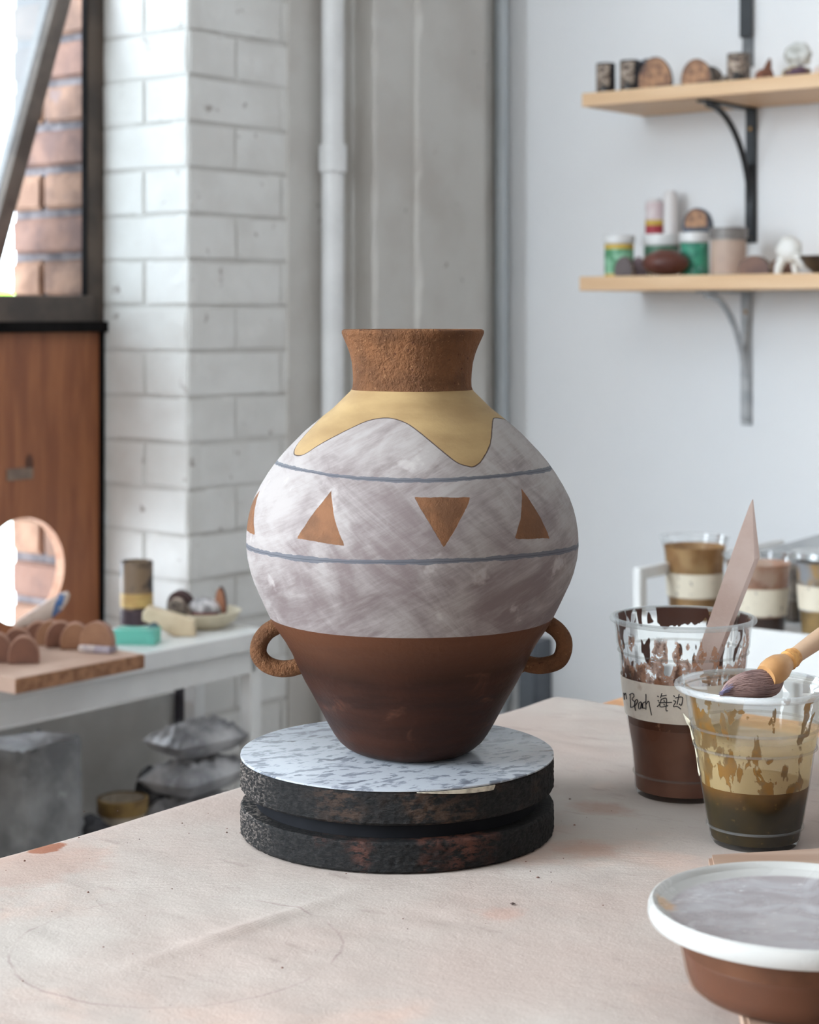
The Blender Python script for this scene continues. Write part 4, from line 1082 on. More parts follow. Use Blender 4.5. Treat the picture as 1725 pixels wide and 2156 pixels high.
dtile('test_tile', 'large orange brown rounded tile on the upper shelf beside the black cylinders', onshelf(1381, off), off, zu1, 70*k_, 66*k_, 0.014, M_orgclay, M_blkglz, 0.35, G1)
dtile('test_tile', 'orange brown rounded tile with a purple crown, middle of the upper shelf', onshelf(1468, off), off, zu1, 62*k_, 54*k_, 0.014, M_orgclay, M_greystone, 0.3, G1)
dtile('test_tile', 'dark grey rounded tile half hidden behind the purple crowned one', onshelf(1496, off-0.04), off-0.04, zu1, 56*k_, 44*k_, 0.012, M_greystone, M_blkglz, 0.3, G1)
p = thing('clay_pebble', 'tiny grey pebble between the dark tile and the grey cup', 'pebble', W(onshelf(1526, off), -off, zu1), RZ); blob('stone', 8*k_, 8*k_, 8*k_, M_greystone, p, 2, 0.2)
cyl('test_cup', 'small mottled grey cup in front of the hanging black bracket', onshelf(1556, off-0.02), off-0.02, zu1, 46*k_, 60*k_, M_greystone, G1, M_dkraw)
p = thing('clay_shard', 'small reddish brown pointed clay shard on the upper shelf', 'shard', W(onshelf(1610, off), -off, zu1), RZ)
blob('shard', 19*k_, 14*k_, 16*k_, pm('red_brown_clay', (142, 88, 66), (110, 74, 58), 60, 0.8, 0.4, 90), p, 5, 0.35, 3, 0.006)
tube('spike', [(0.004, 0, 0.014), (0.008, 0, 0.026), (0.010, 0, 0.0345)], [0.0075, 0.005, 0.0015], pm('brown_clay_spike', (120, 80, 62), None, rough=0.8), p, 8)
p = thing('white_mineral', 'white crystalline stone standing on a yellow and purple base', 'stone', W(onshelf(1677, off), -off, zu1), RZ)
blob('base', 28*k_, 20*k_, 13*k_, pm('yellow_purple_mineral', (180, 160, 124), (92, 68, 84), 34, 0.7, 0.4, 60, lo=0.47, hi=0.53), p, 6, 0.15, 3, 0.008)
blob('crystal', 27*k_, 20*k_, 24*k_, pm('white_crystal', (226, 226, 222), (176, 174, 166), 80, 0.5, 0.9, 120, bdist=0.003), p, 9, 0.18, 3, 0.03, Matrix.Translation((0.003, 0, 18*k_)))
p = thing('white_pebble', 'pale pink pebble at the right edge of the upper shelf', 'pebble', W(onshelf(1724, off), -off, zu1), RZ); blob('stone', 10*k_, 10*k_, 9*k_, pm('pale_pink_stone', (222, 204, 196), None, rough=0.6), p, 4, 0.1)

# lower shelf
M_lidw = pm('white_plastic_lid', (236, 236, 236), (228, 228, 228), 10, 0.35)
M_jarw = pm('white_plastic_jar', (228, 228, 224), None, rough=0.4)
M_teal = pm('teal_label', (70, 160, 130), (40, 120, 100), 60, 0.5, c3=(170, 200, 200), s3=44, t3=(0.6, 0.68))
M_green = pm('green_label', (150, 206, 172), (88, 150, 110), 50, 0.5, lo=0.45, hi=0.6)
M_dkgreen = pm('dark_green_label', (92, 132, 108), (70, 108, 88), 50, 0.5)
M_yel = pm('yellow_band', (214, 180, 78), None, rough=0.5)
def jar(label, x, off, z, w_, h_, lid_h, body_m, bands, lid_m, group, cat='jar'):
    t = thing('glaze_jar', label, cat, W(x, -off, z), RZ, group); r = w_/2*0.93; hb = h_-lid_h
    lathe('jar_body', [(0.0001, 0), (r-0.001, 0), (r, 0.001), (r, hb), (r-0.004, hb+0.002), (0.0001, hb+0.002)], body_m, t, 40)
    for nm, a, b, m in bands: lathe(nm, [(r+0.0003, hb*a), (r+0.0003, hb*b)], m, t, 40)
    rl = w_/2*1.03
    lathe('lid', [(r, hb+0.0005), (rl, hb+0.001), (rl, h_-0.001), (rl-0.001, h_), (0.0001, h_)], lid_m, t, 40)
    return t
G2 = 'jars on the lower shelf'; kl = 3.28/F
off = 0.15
jar('white lidded jar with a pale green and yellow label, leftmost on the lower shelf', onshelf(1304, off), off, zl1, 64*kl, 85*kl, 16*kl, M_jarw, [('label', 0.09, 0.82, M_green), ('yellow_band', 0.82, 0.97, M_yel), ('yellow_band', 0.0, 0.08, M_yel)], M_lidw, G2)
j3 = jar('white lidded jar with a dark green label behind the red brown pot', onshelf(1393, 0.095), 0.095, zl1, 76*kl, 88*kl, 22*kl, M_jarw, [('label', 0.3, 0.97, M_dkgreen)], M_lidw, G2)
jar('white lidded jar with a bright teal label under the orange half tile', onshelf(1463, 0.122), 0.122, zl1, 60*kl, 88*kl, 19*kl, M_jarw, [('label', 0.0, 0.97, M_teal)], M_lidw, G2)
M_beige = pm('beige_label', (196, 172, 156), (184, 160, 146), 30, 0.6); M_greylid = pm('grey_metal_lid', (140, 134, 130), (120, 114, 112), 30, 0.4)
jar('pale jar with a grey lid and beige label on the lower shelf', onshelf(1534, off-.01), off-.01, zl1, 74*kl, 94*kl, 22*kl, pm('grey_jar_glass', (176, 168, 162), (150, 142, 138), 20, 0.25), [('label', 0.04, 0.96, M_beige)], M_greylid, G2)
# bottle standing at the back of the shelf, seen above the jar
ob = 0.035
def bottle(label, px, w_, ytop, mats, group):
    zr = lambda y: (hit_y(px, y, -ob).z-zl1)/(hit_y(px, ytop, -ob).z-zl1)
    t = thing('squeeze_bottle', label, 'bottle', W(onshelf(px, ob), -ob, zl1), RZ, group); h_ = hit_y(px, ytop, -ob).z-zl1; r = w_/2*3.36/F
    lathe('bottle_body', [(0.0001, 0), (r, 0.001), (r, h_*0.955), (r*0.93, h_*0.97), (r*0.5, h_*0.975), (0.0001, h_*0.975)], mats[0], t, 32)
    lathe('cap', [(r*0.72, h_*0.972), (r*0.72, h_*0.995), (r*0.66, h_), (0.0001, h_)], mats[0], t, 24)
    for nm, a, b, m in mats[1]: lathe(nm, [(r+0.0004, h_*zr(a)), (r+0.0004, h_*zr(b))], m, t, 32)
    return t
M_wbot = pm('white_bottle_plastic', (234, 230, 230), None, rough=0.35)
bottle('white bottle with a red and yellow label standing behind the green jars', 1379, 38, 418, (M_wbot, [('red_band', 494, 475, pm('red_print', (176, 62, 74), None)), ('yellow_band', 475, 464, M_yel), ('label', 464, 426, pm('pink_print', (222, 200, 204), (236, 226, 226), 60))]), 'bottles at the back of the lower shelf')
bottle('plain white bottle right of the red labelled one', 1412, 30, 402, (M_wbot, []), 'bottles at the back of the lower shelf')
zj = zl1+88*kl+0.0002
dtile('test_tile', 'dark half round tile with an orange face lying on top of the teal jar', onshelf(1470, 0.115), 0.115, zj, 62*kl, 50*kl, 0.015, M_orgclay, M_bluglz, 0.1, 'tiles on the lower shelf')
dtile('test_tile', 'small dark grey round tile in front of the green labelled jar', onshelf(1314, 0.188), 0.186, zl1, 42*kl, 40*kl, 0.010, pm('grey_brown_glaze', (96, 82, 80), (80, 66, 66), 40, 0.4), M_dkraw, 0.1, 'tiles on the lower shelf')
dtile('test_tile', 'small purple grey tile behind the red brown pot', onshelf(1345, off), off, zl1, 36*kl, 40*kl, 0.010, pm('purple_grey_glaze', (124, 104, 112), (96, 80, 90), 40, 0.4), M_dkraw, 0.5, 'tiles on the lower shelf')
p = thing('round_pot', 'squat red brown burnished pot on the lower shelf', 'pot', W(onshelf(1402, 0.168), -0.168, zl1), RZ)
rp = 48*kl*0.98
M_pot = pm('burnished_red_clay', (112, 66, 54), (92, 52, 44), 20, 0.4, 0.1, 80)
lathe('pot_body', [(0.0001, 0)]+[(rp*math.cos(a)*(1 if a > 0 else 1), 26*kl+26*kl*math.sin(a)) for a in np.linspace(-1.25, 1.15, 18)], M_pot, p, 40)
lathe('pot_rim', [(rp*math.cos(1.15), 26*kl+26*kl*math.sin(1.15)), (rp*0.38, 52*kl), (rp*0.33, 51*kl), (rp*0.32, 34*kl), (0.0001, 30*kl)], M_pot, p, 40)
dtile('test_tile', 'low brown half round tile right of the grey lidded jar', onshelf(1590, 0.165), 0.165, zl1, 64*kl, 37*kl, 0.016, pm('matte_brown_glaze', (128, 96, 82), (104, 78, 72), 40, 0.6), M_dkraw, 0.2, 'tiles on the lower shelf')
p = thing('white_shell', 'white shell-like porcelain piece on the lower shelf', 'porcelain', W(onshelf(1664, 0.16), -0.16, zl1), RZ)
M_porc = pm('white_porcelain', (236, 234, 230), (222, 220, 214), 30, 0.45, 0.3, 90)
blob('dome', 26*kl, 16*kl, 26*kl, M_porc, p, 3, 0.12, 3, None, Matrix.Translation((-0.002, 0, 20*kl)))
tube('foot', [(-0.020, -0.004, 0.0), (-0.018, -0.003, 0.012), (-0.010, 0, 0.030)], [0.006, 0.0075, 0.009], M_porc, p, 12)
tube('foot', [(0.026, -0.003, 0.010), (0.018, -0.002, 0.022), (0.006, 0, 0.036)], [0.003, 0.007, 0.010], M_porc, p, 12)
tube('foot', [(0.006, 0.010, 0.0), (0.005, 0.008, 0.02)], [0.006, 0.008], M_porc, p, 10)
dtile('test_tile', 'brown tile behind the white shell-like piece', onshelf(1650, 0.09), 0.09, zl1, 62*kl, 34*kl, 0.014, pm('plain_brown_glaze', (132, 96, 78), (110, 80, 68), 40, 0.6), M_dkraw, 0.2, 'tiles on the lower shelf')
p = thing('dark_bowl', 'dark brown bowl at the right edge of the lower shelf', 'bowl', W(onshelf(1734, 0.16), -0.16, zl1), RZ)
lathe('bowl_body', [(0.0001, 0), (18*kl, 0), (20*kl, 0.002), (34*kl, 14*kl), (46*kl, 33*kl), (44*kl, 34*kl), (32*kl, 16*kl), (16*kl, 0.005), (0.0001, 0.004)], pm('dark_brown_glaze', (78, 62, 48), (58, 44, 36), 30, 0.35), p, 44)

# grey junction box low in the corner
eb = hit_y(1112, 1420, -0.05)
t = thing('junction_box', 'dark grey metal box low on the white wall behind the vase handle', 'box', W(eb.x, -0.001, hit_y(1112, 1520, -0.05).z), RZ)
M_dkgrey = pm('dark_grey_metal', (92, 98, 106), (80, 86, 94), 14, 0.45)
boxo('housing', (-0.021, -0.05, 0), (0.021, 0, 0.15), M_dkgrey, t, 0.003)
boxo('cover', (-0.019, -0.0535, 0.004), (0.014, -0.05, 0.146), pm('grey_cover', (110, 116, 124), None, rough=0.4), t, 0.0008)

# ------------------------------------------------------------------ console table under the window
KZ = ZC-0.462
fe = loc_of(hit_z(400, 1358, KZ)); kd = fe.x             # front edge distance from the wall
ke = loc_of(hit_z(553, 1322, KZ)).y; kb = -2.3
ks = thing('console_table', 'narrow white table against the brick wall under the window', 'table', W(0, 0, 0), RZ)
boxo('tabletop', (0.008, kb, KZ-0.026), (kd, ke, KZ), M_white, ks, 0.002)
boxo('front_apron', (kd-0.03, kb+0.02, KZ-0.062), (kd-0.012, ke-0.02, KZ-0.026), M_white, ks, 0.001)
for yy in (ke-0.032, kb+0.02):
    for xx in (0.052, kd-0.034): boxo('leg', (xx, yy, 0), (xx+0.022, yy+0.022, KZ-0.026), M_white, ks, 0.001)
LZ = ZC-0.745
boxo('lower_shelf', (0.076, kb+0.05, LZ-0.018), (kd-0.04, ke-0.036, LZ), M_white, ks, 0.001)
# dark bracket under the top
q = loc_of(hit(374, 1460, bx3, W(0.006, 0)))
t = thing('table_bracket', 'dark metal bracket hanging under the narrow white table', 'bracket', W(0.0065, q.y, KZ-0.0265), RZ)
M_dkm = pm('dark_metal', (60, 56, 62), (76, 72, 78), 20, 0.5)
boxo('upright', (0, -0.008, -0.155), (0.006, 0.008, -0.0005), M_dkm, t, 0.001)
boxo('arm', (0.006, -0.010, -0.006), (0.10, 0.010, -0.0005), M_dkm, t, 0.001)
tube('brace', [(0.006, 0, -0.13), (0.014, 0, -0.085), (0.035, 0, -0.045), (0.075, 0, -0.010)], 0.006, M_dkm, t, 8)

def onK(px, py, z=None):                                   # point on the table top seen at a pixel
    return hit_z(px, py, KZ if z is None else z)
# board with round tiles
BZ = KZ+0.0205
bc = hit_z(36, 1434, BZ-0.004); bq = hit_z(302, 1376, BZ)
ang = math.atan2(bq.y-bc.y, bq.x-bc.x)
bd2 = thing('wooden_board', 'pale chipboard plank with a row of brown round tiles, on the white table', 'board', (bc.x, bc.y, KZ+0.0002), ang)
Lb = (bq-bc).length
boxo('board', (-0.002, 0, 0), (Lb, 0.155, 0.020), pm('chipboard', (200, 170, 152), (182, 150, 132), 10, 0.7, 0.1, 60), bd2, 0.001)
boxo('front_edge', (-0.003, -0.001, 0.0015), (Lb+0.001, 0.0, 0.0185), pm('chipboard_edge', (170, 124, 92), (132, 92, 66), 90, 0.85, 0.5, 120), bd2)
M_tile = [pm('brown_tile_clay', (118, 78, 60), (100, 66, 52), 30, 0.7, 0.2, 90), pm('tan_tile_clay', (150, 108, 80), (130, 92, 68), 30, 0.7, 0.2, 90)]
M_tedge = pm('pinkish_tile_edge', (168, 128, 108), (150, 110, 92), 30, 0.8)
G3 = 'round brown tiles on the chipboard plank'
labels = ['brown round tile cut by the left edge of the photo, on the plank', 'dark brown round tile standing at the front of the plank', 'brown round tile just behind the front one', 'first brown tile of the leaning row, farthest left', 'second brown tile of the leaning row', 'third tile of the leaning row, darker brown', 'fourth tile of the leaning row, tan edged', 'large tan round tile on a pale base at the right end of the row']
spec = [(-6, 1394, 66, 62, 0, 0.7), (51, 1396, 62, 57, 0, 0.75), (38, 1380, 62, 58, 0, 0.75), (82, 1358, 60, 50, 0, 0.9), (106, 1358, 60, 52, 1, 0.8), (128, 1362, 60, 54, 0, 0.8), (160, 1366, 62, 55, 1, 0.7)]
for i, (px, py, wp, hp_, mi, rot) in enumerate(spec):
    q = hit_z(px, py, BZ+0.0003); kk = q.y/F
    dtile('round_tile', labels[i], 0, 0, 0, wp*kk*1.05, hp_*kk*1.03, 0.010, M_tile[mi], M_tedge, rot, G3, 'tile', 0.12, world=Vector((q.x, q.y, BZ+0.0003)))
q = hit_z(206, 1372, BZ+0.0003); kk = q.y/F
t = dtile('round_tile', labels[7], 0, 0, 0, 76*kk, 52*kk, 0.012, M_tile[1], M_tedge, 0.35, G3, 'tile', 0.0, world=Vector((q.x, q.y, BZ+0.0003)))
for ch in t.children: ch.location.z += 12*kk
boxo('pale_base', (-38*kk, -0.012, 0.0), (38*kk, 0.012, 15*kk), pm('speckled_pale_clay', (206, 192, 184), (150, 140, 150), 60, 0.7), t, 0.003)

# rolled pale bag with blue print, leaning against the panel
q0 = onK(40, 1322); q1 = q0
bg_ = thing('paper_bag', 'crumpled pale bag with a blue print leaning under the round hole', 'bag', (q0.x, q0.y, KZ+0.0003), 0)
kk = q0.y/F
M_bag = pm('pale_paper_bag', (226, 206, 192), (206, 184, 170), 20, 0.6, 0.5, 30, bdist=0.004)
sect = [(-8, 6, 8), (18, 20, 16), (50, 36, 22), (78, 52, 24), (96, 62, 19), (104, 68, 8)]
V = []; Fc = []; rr = random.Random(2)
for (dx_, dz_, r_) in sect:
    for k in range(16):
        a = 2*math.pi*k/16; wv_ = 1+rr.uniform(-.10, .10)
        V.append((dx_*kk+0.3*r_*kk*math.sin(a)*wv_, r_*kk*0.8*math.cos(a)*wv_, max(0.0, dz_*kk*0.9+r_*kk*math.sin(a)*wv_)))
for i in range(len(sect)-1):
    for k in range(16): Fc.append((i*16+k, i*16+(k+1) % 16, (i+1)*16+(k+1) % 16, (i+1)*16+k))
Fc.append(tuple(range(16))); Fc.append(tuple((len(sect)-1)*16+k for k in range(15, -1, -1)))
raw('bag_body', V, Fc, M_bag, bg_, True)
V2 = []
for i in (3, 4):
    for k in range(16):
        p0 = Vector(V[i*16+k]); c0 = Vector((sect[i][0]*kk, 0, sect[i][1]*kk*0.9)); V2.append(c0+(p0-c0)*1.06)
raw('blue_print', V2, [(k, (k+1) % 16, 16+(k+1) % 16, 16+k) for k in range(16)], pm('blue_print', (66, 104, 156), (214, 200, 190), 70, 0.6, lo=0.5, hi=0.6), bg_, True)

# teal translucent box
q = onK(289, 1354); kk = q.y/F
tb = thing('teal_box', 'translucent teal plastic box beside the cylinder on the white table', 'box', (q.x, q.y, KZ+0.0003), RZ+0.55)
M_tealp = N('teal_plastic'); g = M_tealp
mx = g.n('ShaderNodeMixShader'); tr = g.n('ShaderNodeBsdfTransparent'); tr.inputs[0].default_value = (0.70, 0.98, 0.93, 1); g.set(mx.inputs[0], 0.45); g.t.links.new(tr.outputs[0], mx.inputs[1]); g.t.links.new(g.bsdf(col((150, 226, 212)), 0.3), mx.inputs[2]); M_tealp = g.done(mx.outputs[0])
wx, wy, hh = 44*kk, 26*kk, 26*kk
boxo('base', (-wx, -wy, 0), (wx, wy, 0.0012), M_tealp, tb)
for lo_, hi_ in (((-wx, -wy, .0012), (wx, -wy+.0012, hh)), ((-wx, wy-.0012, .0012), (wx, wy, hh)), ((-wx, -wy+.0012, .0012), (-wx+.0012, wy-.0012, hh)), ((wx-.0012, -wy+.0012, .0012), (wx, wy-.0012, hh))): boxo('side', lo_, hi_, M_tealp, tb)
boxo('lid', (-wx*1.03, -wy*1.03, hh), (wx*1.03, wy*1.03, hh+0.003), M_tealp, tb, 0.0006)

# tall painted cylinder
q = onK(288, 1313); kk = q.y/F
t = thing('ceramic_cylinder', 'tall brown and black ceramic cylinder with a yellow band by the plywood panel', 'cylinder', (q.x, q.y, KZ+0.0003), 0)
r = 34*kk; h_ = 132*kk
lathe('wall', [(0.0001, 0), (r, 0), (r, h_-0.002), (r-0.001, h_), (r-0.005, h_), (r-0.006, h_-0.01), (r-0.006, 0.01), (0.0001, 0.01)], pm('brown_black_glaze', (126, 104, 82), (44, 36, 34), 26, 0.5, 0.2, 60, lo=0.45, hi=0.56, stretch=(1, 1, 0.7)), t, 40)
lathe('yellow_band', [(r+.0004, h_*0.28), (r+.0004, h_*0.50)], pm('ochre_band', (206, 176, 112), (186, 150, 92), 50, 0.6), t, 40)
lathe('dark_band', [(r+.0004, 0.0), (r+.0004, h_*0.24)], pm('aubergine_band', (56, 40, 48), (70, 54, 60), 40, 0.6), t, 40)

# cream clay trough, small blue-grey ball
q = onK(356, 1338); kk = q.y/F
t = thing('clay_trough', 'cream coloured clay wedge lying in front of the bowl', 'clay piece', (q.x, q.y, KZ+0.0003), 0)
out = [(-54*kk, 34*kk), (-54*kk, 50*kk), (-44*kk, 62*kk), (54*kk, 34*kk), (56*kk, 0), (14*kk, 0)]
extr('wedge', out, 40*kk, pm('cream_clay', (226, 208, 178), (210, 188, 156), 20, 0.7, 0.2, 60), t, 0.003)
q = onK(332, 1345); kk = q.y/F
t = thing('clay_ball', 'small blue grey ball beside the teal box', 'ball', (q.x-0.004, q.y-0.012, KZ+0.0003), 0); blob('ball', 15*kk, 15*kk, 19*kk, pm('blue_grey_glaze', (74, 92, 100), (58, 72, 80), 40, 0.5), t, 1, 0.05)
# bowl with shards
q = onK(425, 1322); kk = q.y/F
bw = thing('cream_bowl', 'wide cream bowl holding fired shards at the end of the white table', 'bowl', (q.x, q.y+0.012, KZ+0.0003), 0)
RB = 82*kk
lathe('bowl_body', [(0.0001, 0), (RB*0.6, 0), (RB*0.64, 0.002), (RB*0.85, 14*kk), (RB, 34*kk), (RB*0.975, 35*kk), (RB*0.82, 17*kk), (RB*0.6, 0.006), (0.0001, 0.005)], pm('cream_glaze', (222, 212, 188), (208, 196, 170), 14, 0.4, 0.05, 40), bw, 56)
def inb(px, py, dy): return P(px, py, q.y+0.012+dy)
zbw = KZ+0.0065
G4 = 'fired shards in the cream bowl'
M_aub = pm('aubergine_clay', (76, 52, 50), (58, 40, 42), 30, 0.6, 0.2, 80)
zq = KZ+0.017
p_ = inb(384, 1300, 0.012); dtile('fired_shard', 'dark aubergine half disc in the bowl', 0, 0, 0, 66*kk, 50*kk, 0.012, M_aub, M_aub, 0.2, G4, 'shard', 0.2, world=Vector((p_.x, p_.y, zq)))
p_ = inb(378, 1300, -0.014); dtile('fired_shard', 'grey half disc leaning in front of the dark one in the bowl', 0, 0, 0, 52*kk, 40*kk, 0.010, M_greystone, M_dkraw, 0.2, G4, 'shard', 0.3, world=Vector((p_.x, p_.y, zq)))
p_ = inb(430, 1300, 0.0); t = thing('fired_shard', 'white speckled dome with a red brown foot in the bowl', 'shard', (p_.x, p_.y, zq-0.003), 0, G4)
blob('dome', 36*kk, 26*kk, 26*kk, pm('white_speckled_glaze', (214, 210, 210), (120, 116, 118), 70, 0.5, 0.2, 90), t, 8, 0.08, 3, 0.004, Matrix.Translation((0, 0, 10*kk)))
lathe('foot', [(0.0001, 0), (32*kk, 0), (34*kk, 13*kk), (0.0001, 14*kk)], pm('red_brown_foot', (112, 64, 58), None, rough=0.7), t, 24)
p_ = inb(466, 1300, 0.006); dtile('fired_shard', 'upright red brown shard at the right side of the bowl', 0, 0, 0, 24*kk, 56*kk, 0.010, pm('orange_brown_shard', (168, 116, 88), (120, 72, 56), 40, 0.7), M_aub, 0.5, G4, 'shard', 0.1, world=Vector((p_.x, p_.y, zq+0.002)))

# ---- things stored on the lower shelf
M_film = pm('grey_plastic_wrap', (196, 196, 198), (136, 136, 140), 16, 0.3, 0.8, 22, bdist=0.01, lo=0.4, hi=0.62, c3=(232, 238, 240), s3=18, t3=(0.62, 0.72))
def loK(px, x): 
    d = hit(px, 1700, bx3, W(x, 0)); return loc_of(d)
a_ = loK(70, 0.12)
t = thing('wrapped_clay_block', 'tall grey plastic wrapped block standing under the white table at left', 'bag', W(0.12, a_.y, LZ+0.0003), RZ)
V = []; Fc = []; rr = random.Random(9); nk_ = 14
hgt_ = 0.175
for j in range(nk_+1):
    z = hgt_*j/nk_
    for k in range(28):
        a = 2*math.pi*k/28; ca, sa = math.cos(a), math.sin(a); sg = lambda v_: math.copysign(abs(v_)**0.45, v_)
        tp_ = 1-0.06*(j/nk_)**3
        V.append((0.05*sg(ca)*tp_+rr.uniform(-.003, .003), 0.058*sg(sa)*tp_+rr.uniform(-.003, .003), z+(rr.uniform(-.004, .004) if j > 0 else 0)))
for j in range(nk_):
    for k in range(28): Fc.append((j*28+k, j*28+(k+1) % 28, (j+1)*28+(k+1) % 28, (j+1)*28+k))
Fc.append(tuple(range(27, -1, -1))); Fc.append(tuple(nk_*28+k for k in range(28)))
raw('wrapped_block', V, Fc, pm('dull_grey_wrap', (150, 150, 150), (108, 108, 110), 14, 0.5, 0.8, 22, bdist=0.008, c3=(172, 174, 174), s3=24, t3=(0.62, 0.72)), t, True)
a_ = loK(258, 0.12); kk = hit(258, 1700, bx3, W(0.12, 0)).y/F
t = thing('tape_bucket', 'cream bucket with an ochre rim under the white table', 'bucket', W(0.12, a_.y, LZ+0.0003), RZ)
lathe('bucket_body', [(0.0001, 0), (42*kk, 0), (50*kk, 96*kk), (48*kk, 96*kk), (40*kk, 0.004), (0.0001, 0.004)], pm('cream_bucket', (200, 190, 174), (160, 146, 128), 30, 0.6), t, 40)
lathe('ochre_rim', [(50*kk, 66*kk), (53*kk, 68*kk), (54*kk, 98*kk), (49*kk, 100*kk)], pm('ochre_tape', (150, 122, 70), (110, 84, 48), 40, 0.6), t, 40)
a_ = loK(196, 0.15)
t = thing('dark_pouch', 'dark crumpled pouch between the wrapped block and the bucket', 'pouch', W(0.15, a_.y, LZ+0.0003), RZ); blob('pouch', 0.028, 0.024, 0.028, pm('dark_cloth', (48, 48, 52), (70, 70, 74), 30, 0.8, 0.4, 40), t, 3, 0.3)
a_ = loK(322, 0.10)
t = thing('black_sack', 'black crumpled sack behind the bucket under the white table', 'sack', W(0.102, a_.y, LZ+0.0003), RZ); blob('sack', 0.024, 0.034, 0.045, pm('black_plastic', (30, 30, 34), (50, 50, 54), 20, 0.4, 0.6, 40, bdist=0.004), t, 7, 0.25)
# stack of plastic sheets and packets
a_ = loK(402, 0.135)
G5 = 'grey packets piled under the white table'
sheets = [(0.0, 0.0, 0.052, 0.080, 0.050, 0.0), (0.002, 0.004, 0.048, 0.076, 0.048, 0.12), (0.0, 0.010, 0.044, 0.068, 0.044, -0.1)]
zz0 = LZ+0.0003
lab5 = ['lowest grey plastic packet of the pile under the white table', 'middle grey plastic packet of the pile under the white table', 'topmost pale grey plastic packet of the pile under the white table']
for i, (dx_, dy_, sx_, sy_, sz_, ro) in enumerate(sheets):
    t = thing('plastic_packet', lab5[i], 'packet', W(0.138+dx_, a_.y+dy_, zz0), RZ+ro, G5)
    V = []; Fc = []; n_ = 26; rr = random.Random(30+i); from mathutils import noise as mnoise
    for s in (0, 1):
        for j in range(n_+1):
            for k in range(n_+1):
                u, v_ = -1+2*j/n_, -1+2*k/n_; e = (1-u**6)*(1-v_**6)
                zz_ = sz_*(0.5+ (0.5 if s else -0.5)*e) + (mnoise.fractal(Vector((u*2.2+i*9, v_*3.0, i)), 0.8, 2, 3)*0.012*e-0.004*e if s else 0)
                V.append((u*sx_, v_*sy_, zz_))
    m_ = (n_+1)**2
    for s in (0, 1):
        for j in range(n_):
            for k in range(n_):
                b_ = s*m_+j*(n_+1)+k; q_ = (b_, b_+1, b_+n_+2, b_+n_+1); Fc.append(q_ if s == 0 else q_[::-1])
    raw('packet', V, Fc, M_film, t, True); zz0 += sz_+0.005

# ------------------------------------------------------------------ white cart with slip cups, right
crl = loc_of(P(1590, 1323, 2.42)); cz = crl.z; cy_f = crl.y
cx_l = None
# left end where the handle post stands
d = hit(1349, 1290, ax3, W(0, cy_f)); cx_l = loc_of(d).x
DZ = cz-0.030                                             # deck of the cart
ct = thing('white_cart', 'white metal trolley with a raised front rail, holding cups of slip', 'trolley', W(cx_l, cy_f, 0), RZ)
WX = 0.80; WY = 0.42
boxo('deck', (0, 0.004, DZ-0.012), (WX, WY, DZ), M_white, ct, 0.002)
boxo('front_rail', (0, -0.004, DZ-0.032), (WX, 0.0035, cz), M_white, ct, 0.001)
boxo('back_rail', (0, WY, DZ-0.032), (WX, WY+0.006, cz), M_white, ct, 0.001)
boxo('lower_deck', (0.03, 0.03, 0.25), (WX-0.03, WY-0.03, 0.265), M_white, ct, 0.002)
for xx in (0.004, WX-0.03):
    for yy in (0.006, WY-0.03): boxo('post', (xx, yy, 0.0), (xx+0.024, yy+0.024, DZ-0.0125), M_white, ct, 0.001)
hz = hit(1349, 1197, ax3, W(0, cy_f)).z
boxo('handle_post', (-0.0125, 0.0, DZ-0.02), (-0.0005, 0.018, hz), M_white, ct, 0.002)
boxo('handle_post', (-0.0125, WY-0.02, DZ-0.02), (-0.0005, WY-0.002, hz), M_white, ct, 0.002)
boxo('handle_bar', (-0.0125, 0.018, hz-0.016), (-0.0005, WY-0.02, hz), M_white, ct, 0.002)
def bgcup(label, px, ytop, wpx_, Y, slip, slip_h, film_c, tape, lidm=None):
    kk = Y/F; r1 = wpx_/2*kk; H = ZC-(ytop-HY)/F*Y-DZ-0.0004
    c0 = P(px, HY, Y)
    t = thing('slip_cup', label, 'cup', (c0.x, c0.y, DZ+0.0004), 0, 'cups of slip on the trolley')
    ou = [(r1*0.66, 0.0), (r1*0.70, 0.003), (r1*0.88, H*0.86), (r1*0.95, H*0.95), (r1*0.96, H-0.001)]
    lathe('cup_wall', [(0.0001, 0.0)]+ou, M_clear, t, 48)
    lathe('rim', [(r1*0.96, H-0.0025), (r1, H-0.002), (r1, H), (r1*0.95, H)], M_rim if lidm is None else lidm, t, 48)
    def rr_(z): return interp_r(ou, z)-0.0012
    zs_ = np.linspace(0.002, slip_h*H, 8)
    lathe('liquid_slip', [(0.0001, 0.002)]+[(rr_(z), z) for z in zs_]+[(0.0001, slip_h*H)], slip, t, 40)
    if film_c: lathe('dried_residue', [(rr_(z)-0.0001, z) for z in np.linspace(slip_h*H, H*0.90, 8)], film_c, t, 40)
    if tape: lathe('paper_label', [(interp_r(ou, z)+0.0008, z) for z in np.linspace(tape[0]*H, tape[1]*H, 4)], M_tape_s, t, 48, math.radians(-110), math.radians(100))
    if lidm: lathe('lid', [(0.0001, H+0.0005), (r1*0.9, H+0.0005), (r1*1.01, H+0.001), (r1*1.02, H-0.007)], lidm, t, 48)
    return t
M_tape_s = pm('inked_paper_tape', (222, 212, 192), (214, 202, 182), 20, 0.8, c3=(120, 112, 108), s3=95, t3=(0.62, 0.68))
def resid(nm, a, b, lo_=0.3, hi_=0.5): return film(nm, lambda g, v, thn, z, y: (g.ramp(g.noise(v, 36, 4), lo_, hi_, 0.55, 0.98), g.mix(g.ramp(g.noise(v, 30, 4), 0.4, 0.6), col(a), col(b)), 0.5))
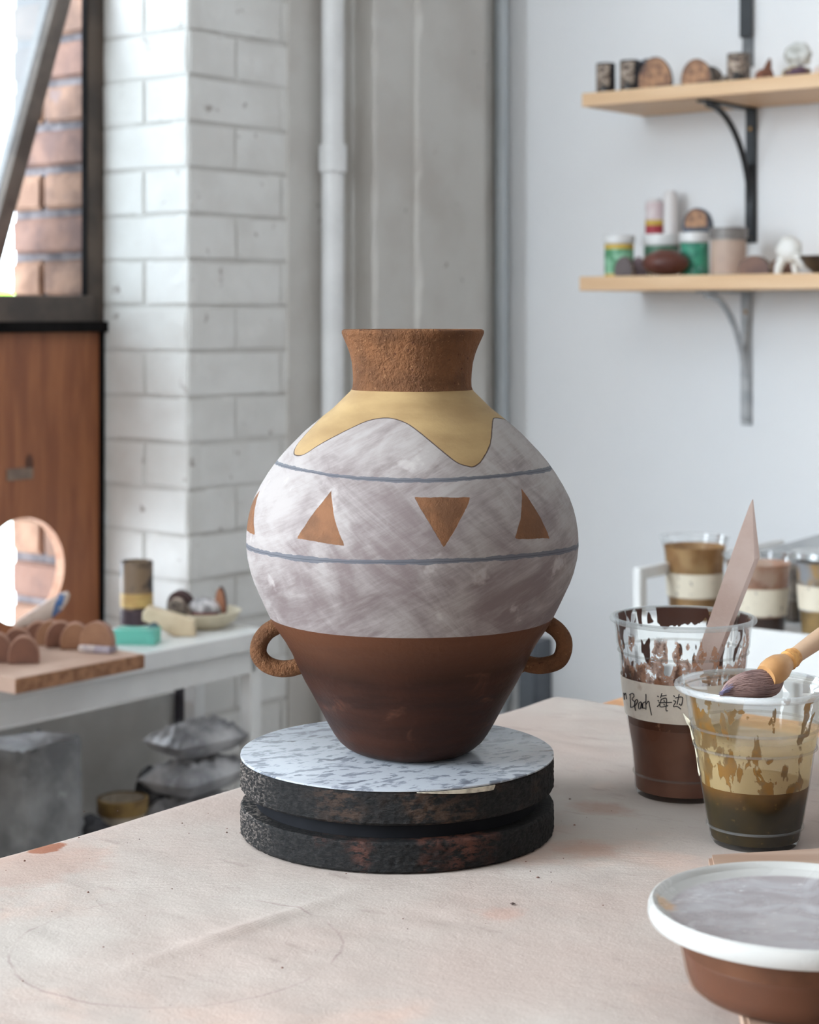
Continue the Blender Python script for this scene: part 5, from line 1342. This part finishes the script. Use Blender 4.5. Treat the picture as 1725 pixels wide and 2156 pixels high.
bgcup('tall cup of tan slip with a pale paper label at the left of the trolley', 1463, 1129, 146, 2.60, pm('tan_slip', (176, 138, 92), (156, 118, 78), 30, 0.5), 0.35, resid('tan_residue', (196, 160, 112), (166, 124, 80), 0.2, 0.3), (0.36, 0.62))
bgcup('cup of dark brown slip with a pinkish film behind the wooden stick', 1598, 1166, 152, 2.52, pm('dark_brown_slip', (74, 50, 40), (60, 40, 34), 30, 0.5), 0.28, resid('pink_residue', (206, 176, 156), (186, 140, 116)), (0.30, 0.62))
M_tin = pm('silver_lid', (206, 208, 208), (160, 164, 164), 20, 0.25, metallic=0.6)
bgcup('jar of dark slip between the pink cup and the silver lidded jar', 1672, 1178, 70, 2.66, pm('umber_slip', (84, 68, 52), (66, 54, 42), 30, 0.5), 0.35, resid('grey_residue', (150, 136, 124), (110, 98, 92)), None)
bgcup('jar with a bright silver lid at the right edge of the photo', 1738, 1162, 138, 2.46, pm('ochre_slip', (160, 128, 78), (120, 96, 60), 30, 0.5), 0.38, resid('ochre_residue', (200, 160, 104), (176, 176, 180)), (0.40, 0.66), M_tin)
# grey lid tray leaning at the back of the cart
q0 = P(1600, 1160, 2.78); q1 = P(1790, 1106, 2.62)
tr_ = thing('grey_tray', 'flat grey tray propped at the back of the trolley', 'tray', (q0.x, q0.y, DZ+0.0004), 0)
dv = Vector((q1.x-q0.x, q1.y-q0.y, 0)); L_ = dv.length; az = math.atan2(dv.y, dv.x); hA = q0.z-DZ-0.0004; hB = q1.z-DZ-0.0004
M_ = Matrix.Rotation(az, 4, 'Z')
bm = bmesh.new()
pts = [(0, 0, 0), (L_, 0, 0), (L_, 0, hB), (0, 0, hA)]
a_ = [bm.verts.new(M_ @ Vector(p)) for p in pts]; b_ = [bm.verts.new(M_ @ Vector((p[0], 0.012, p[2]))) for p in pts]
bm.faces.new(a_); bm.faces.new(b_[::-1])
for i in range(4): bm.faces.new((a_[i], b_[i], b_[(i+1) % 4], a_[(i+1) % 4]))
fin('tray', bm, pm('grey_tray_plastic', (170, 170, 170), (150, 150, 152), 14, 0.5), tr_)

#print('DBG', kd, ke, loK(258,0.12), loK(302,0.10), loK(402,0.135), cx_l, cy_f, DZ)
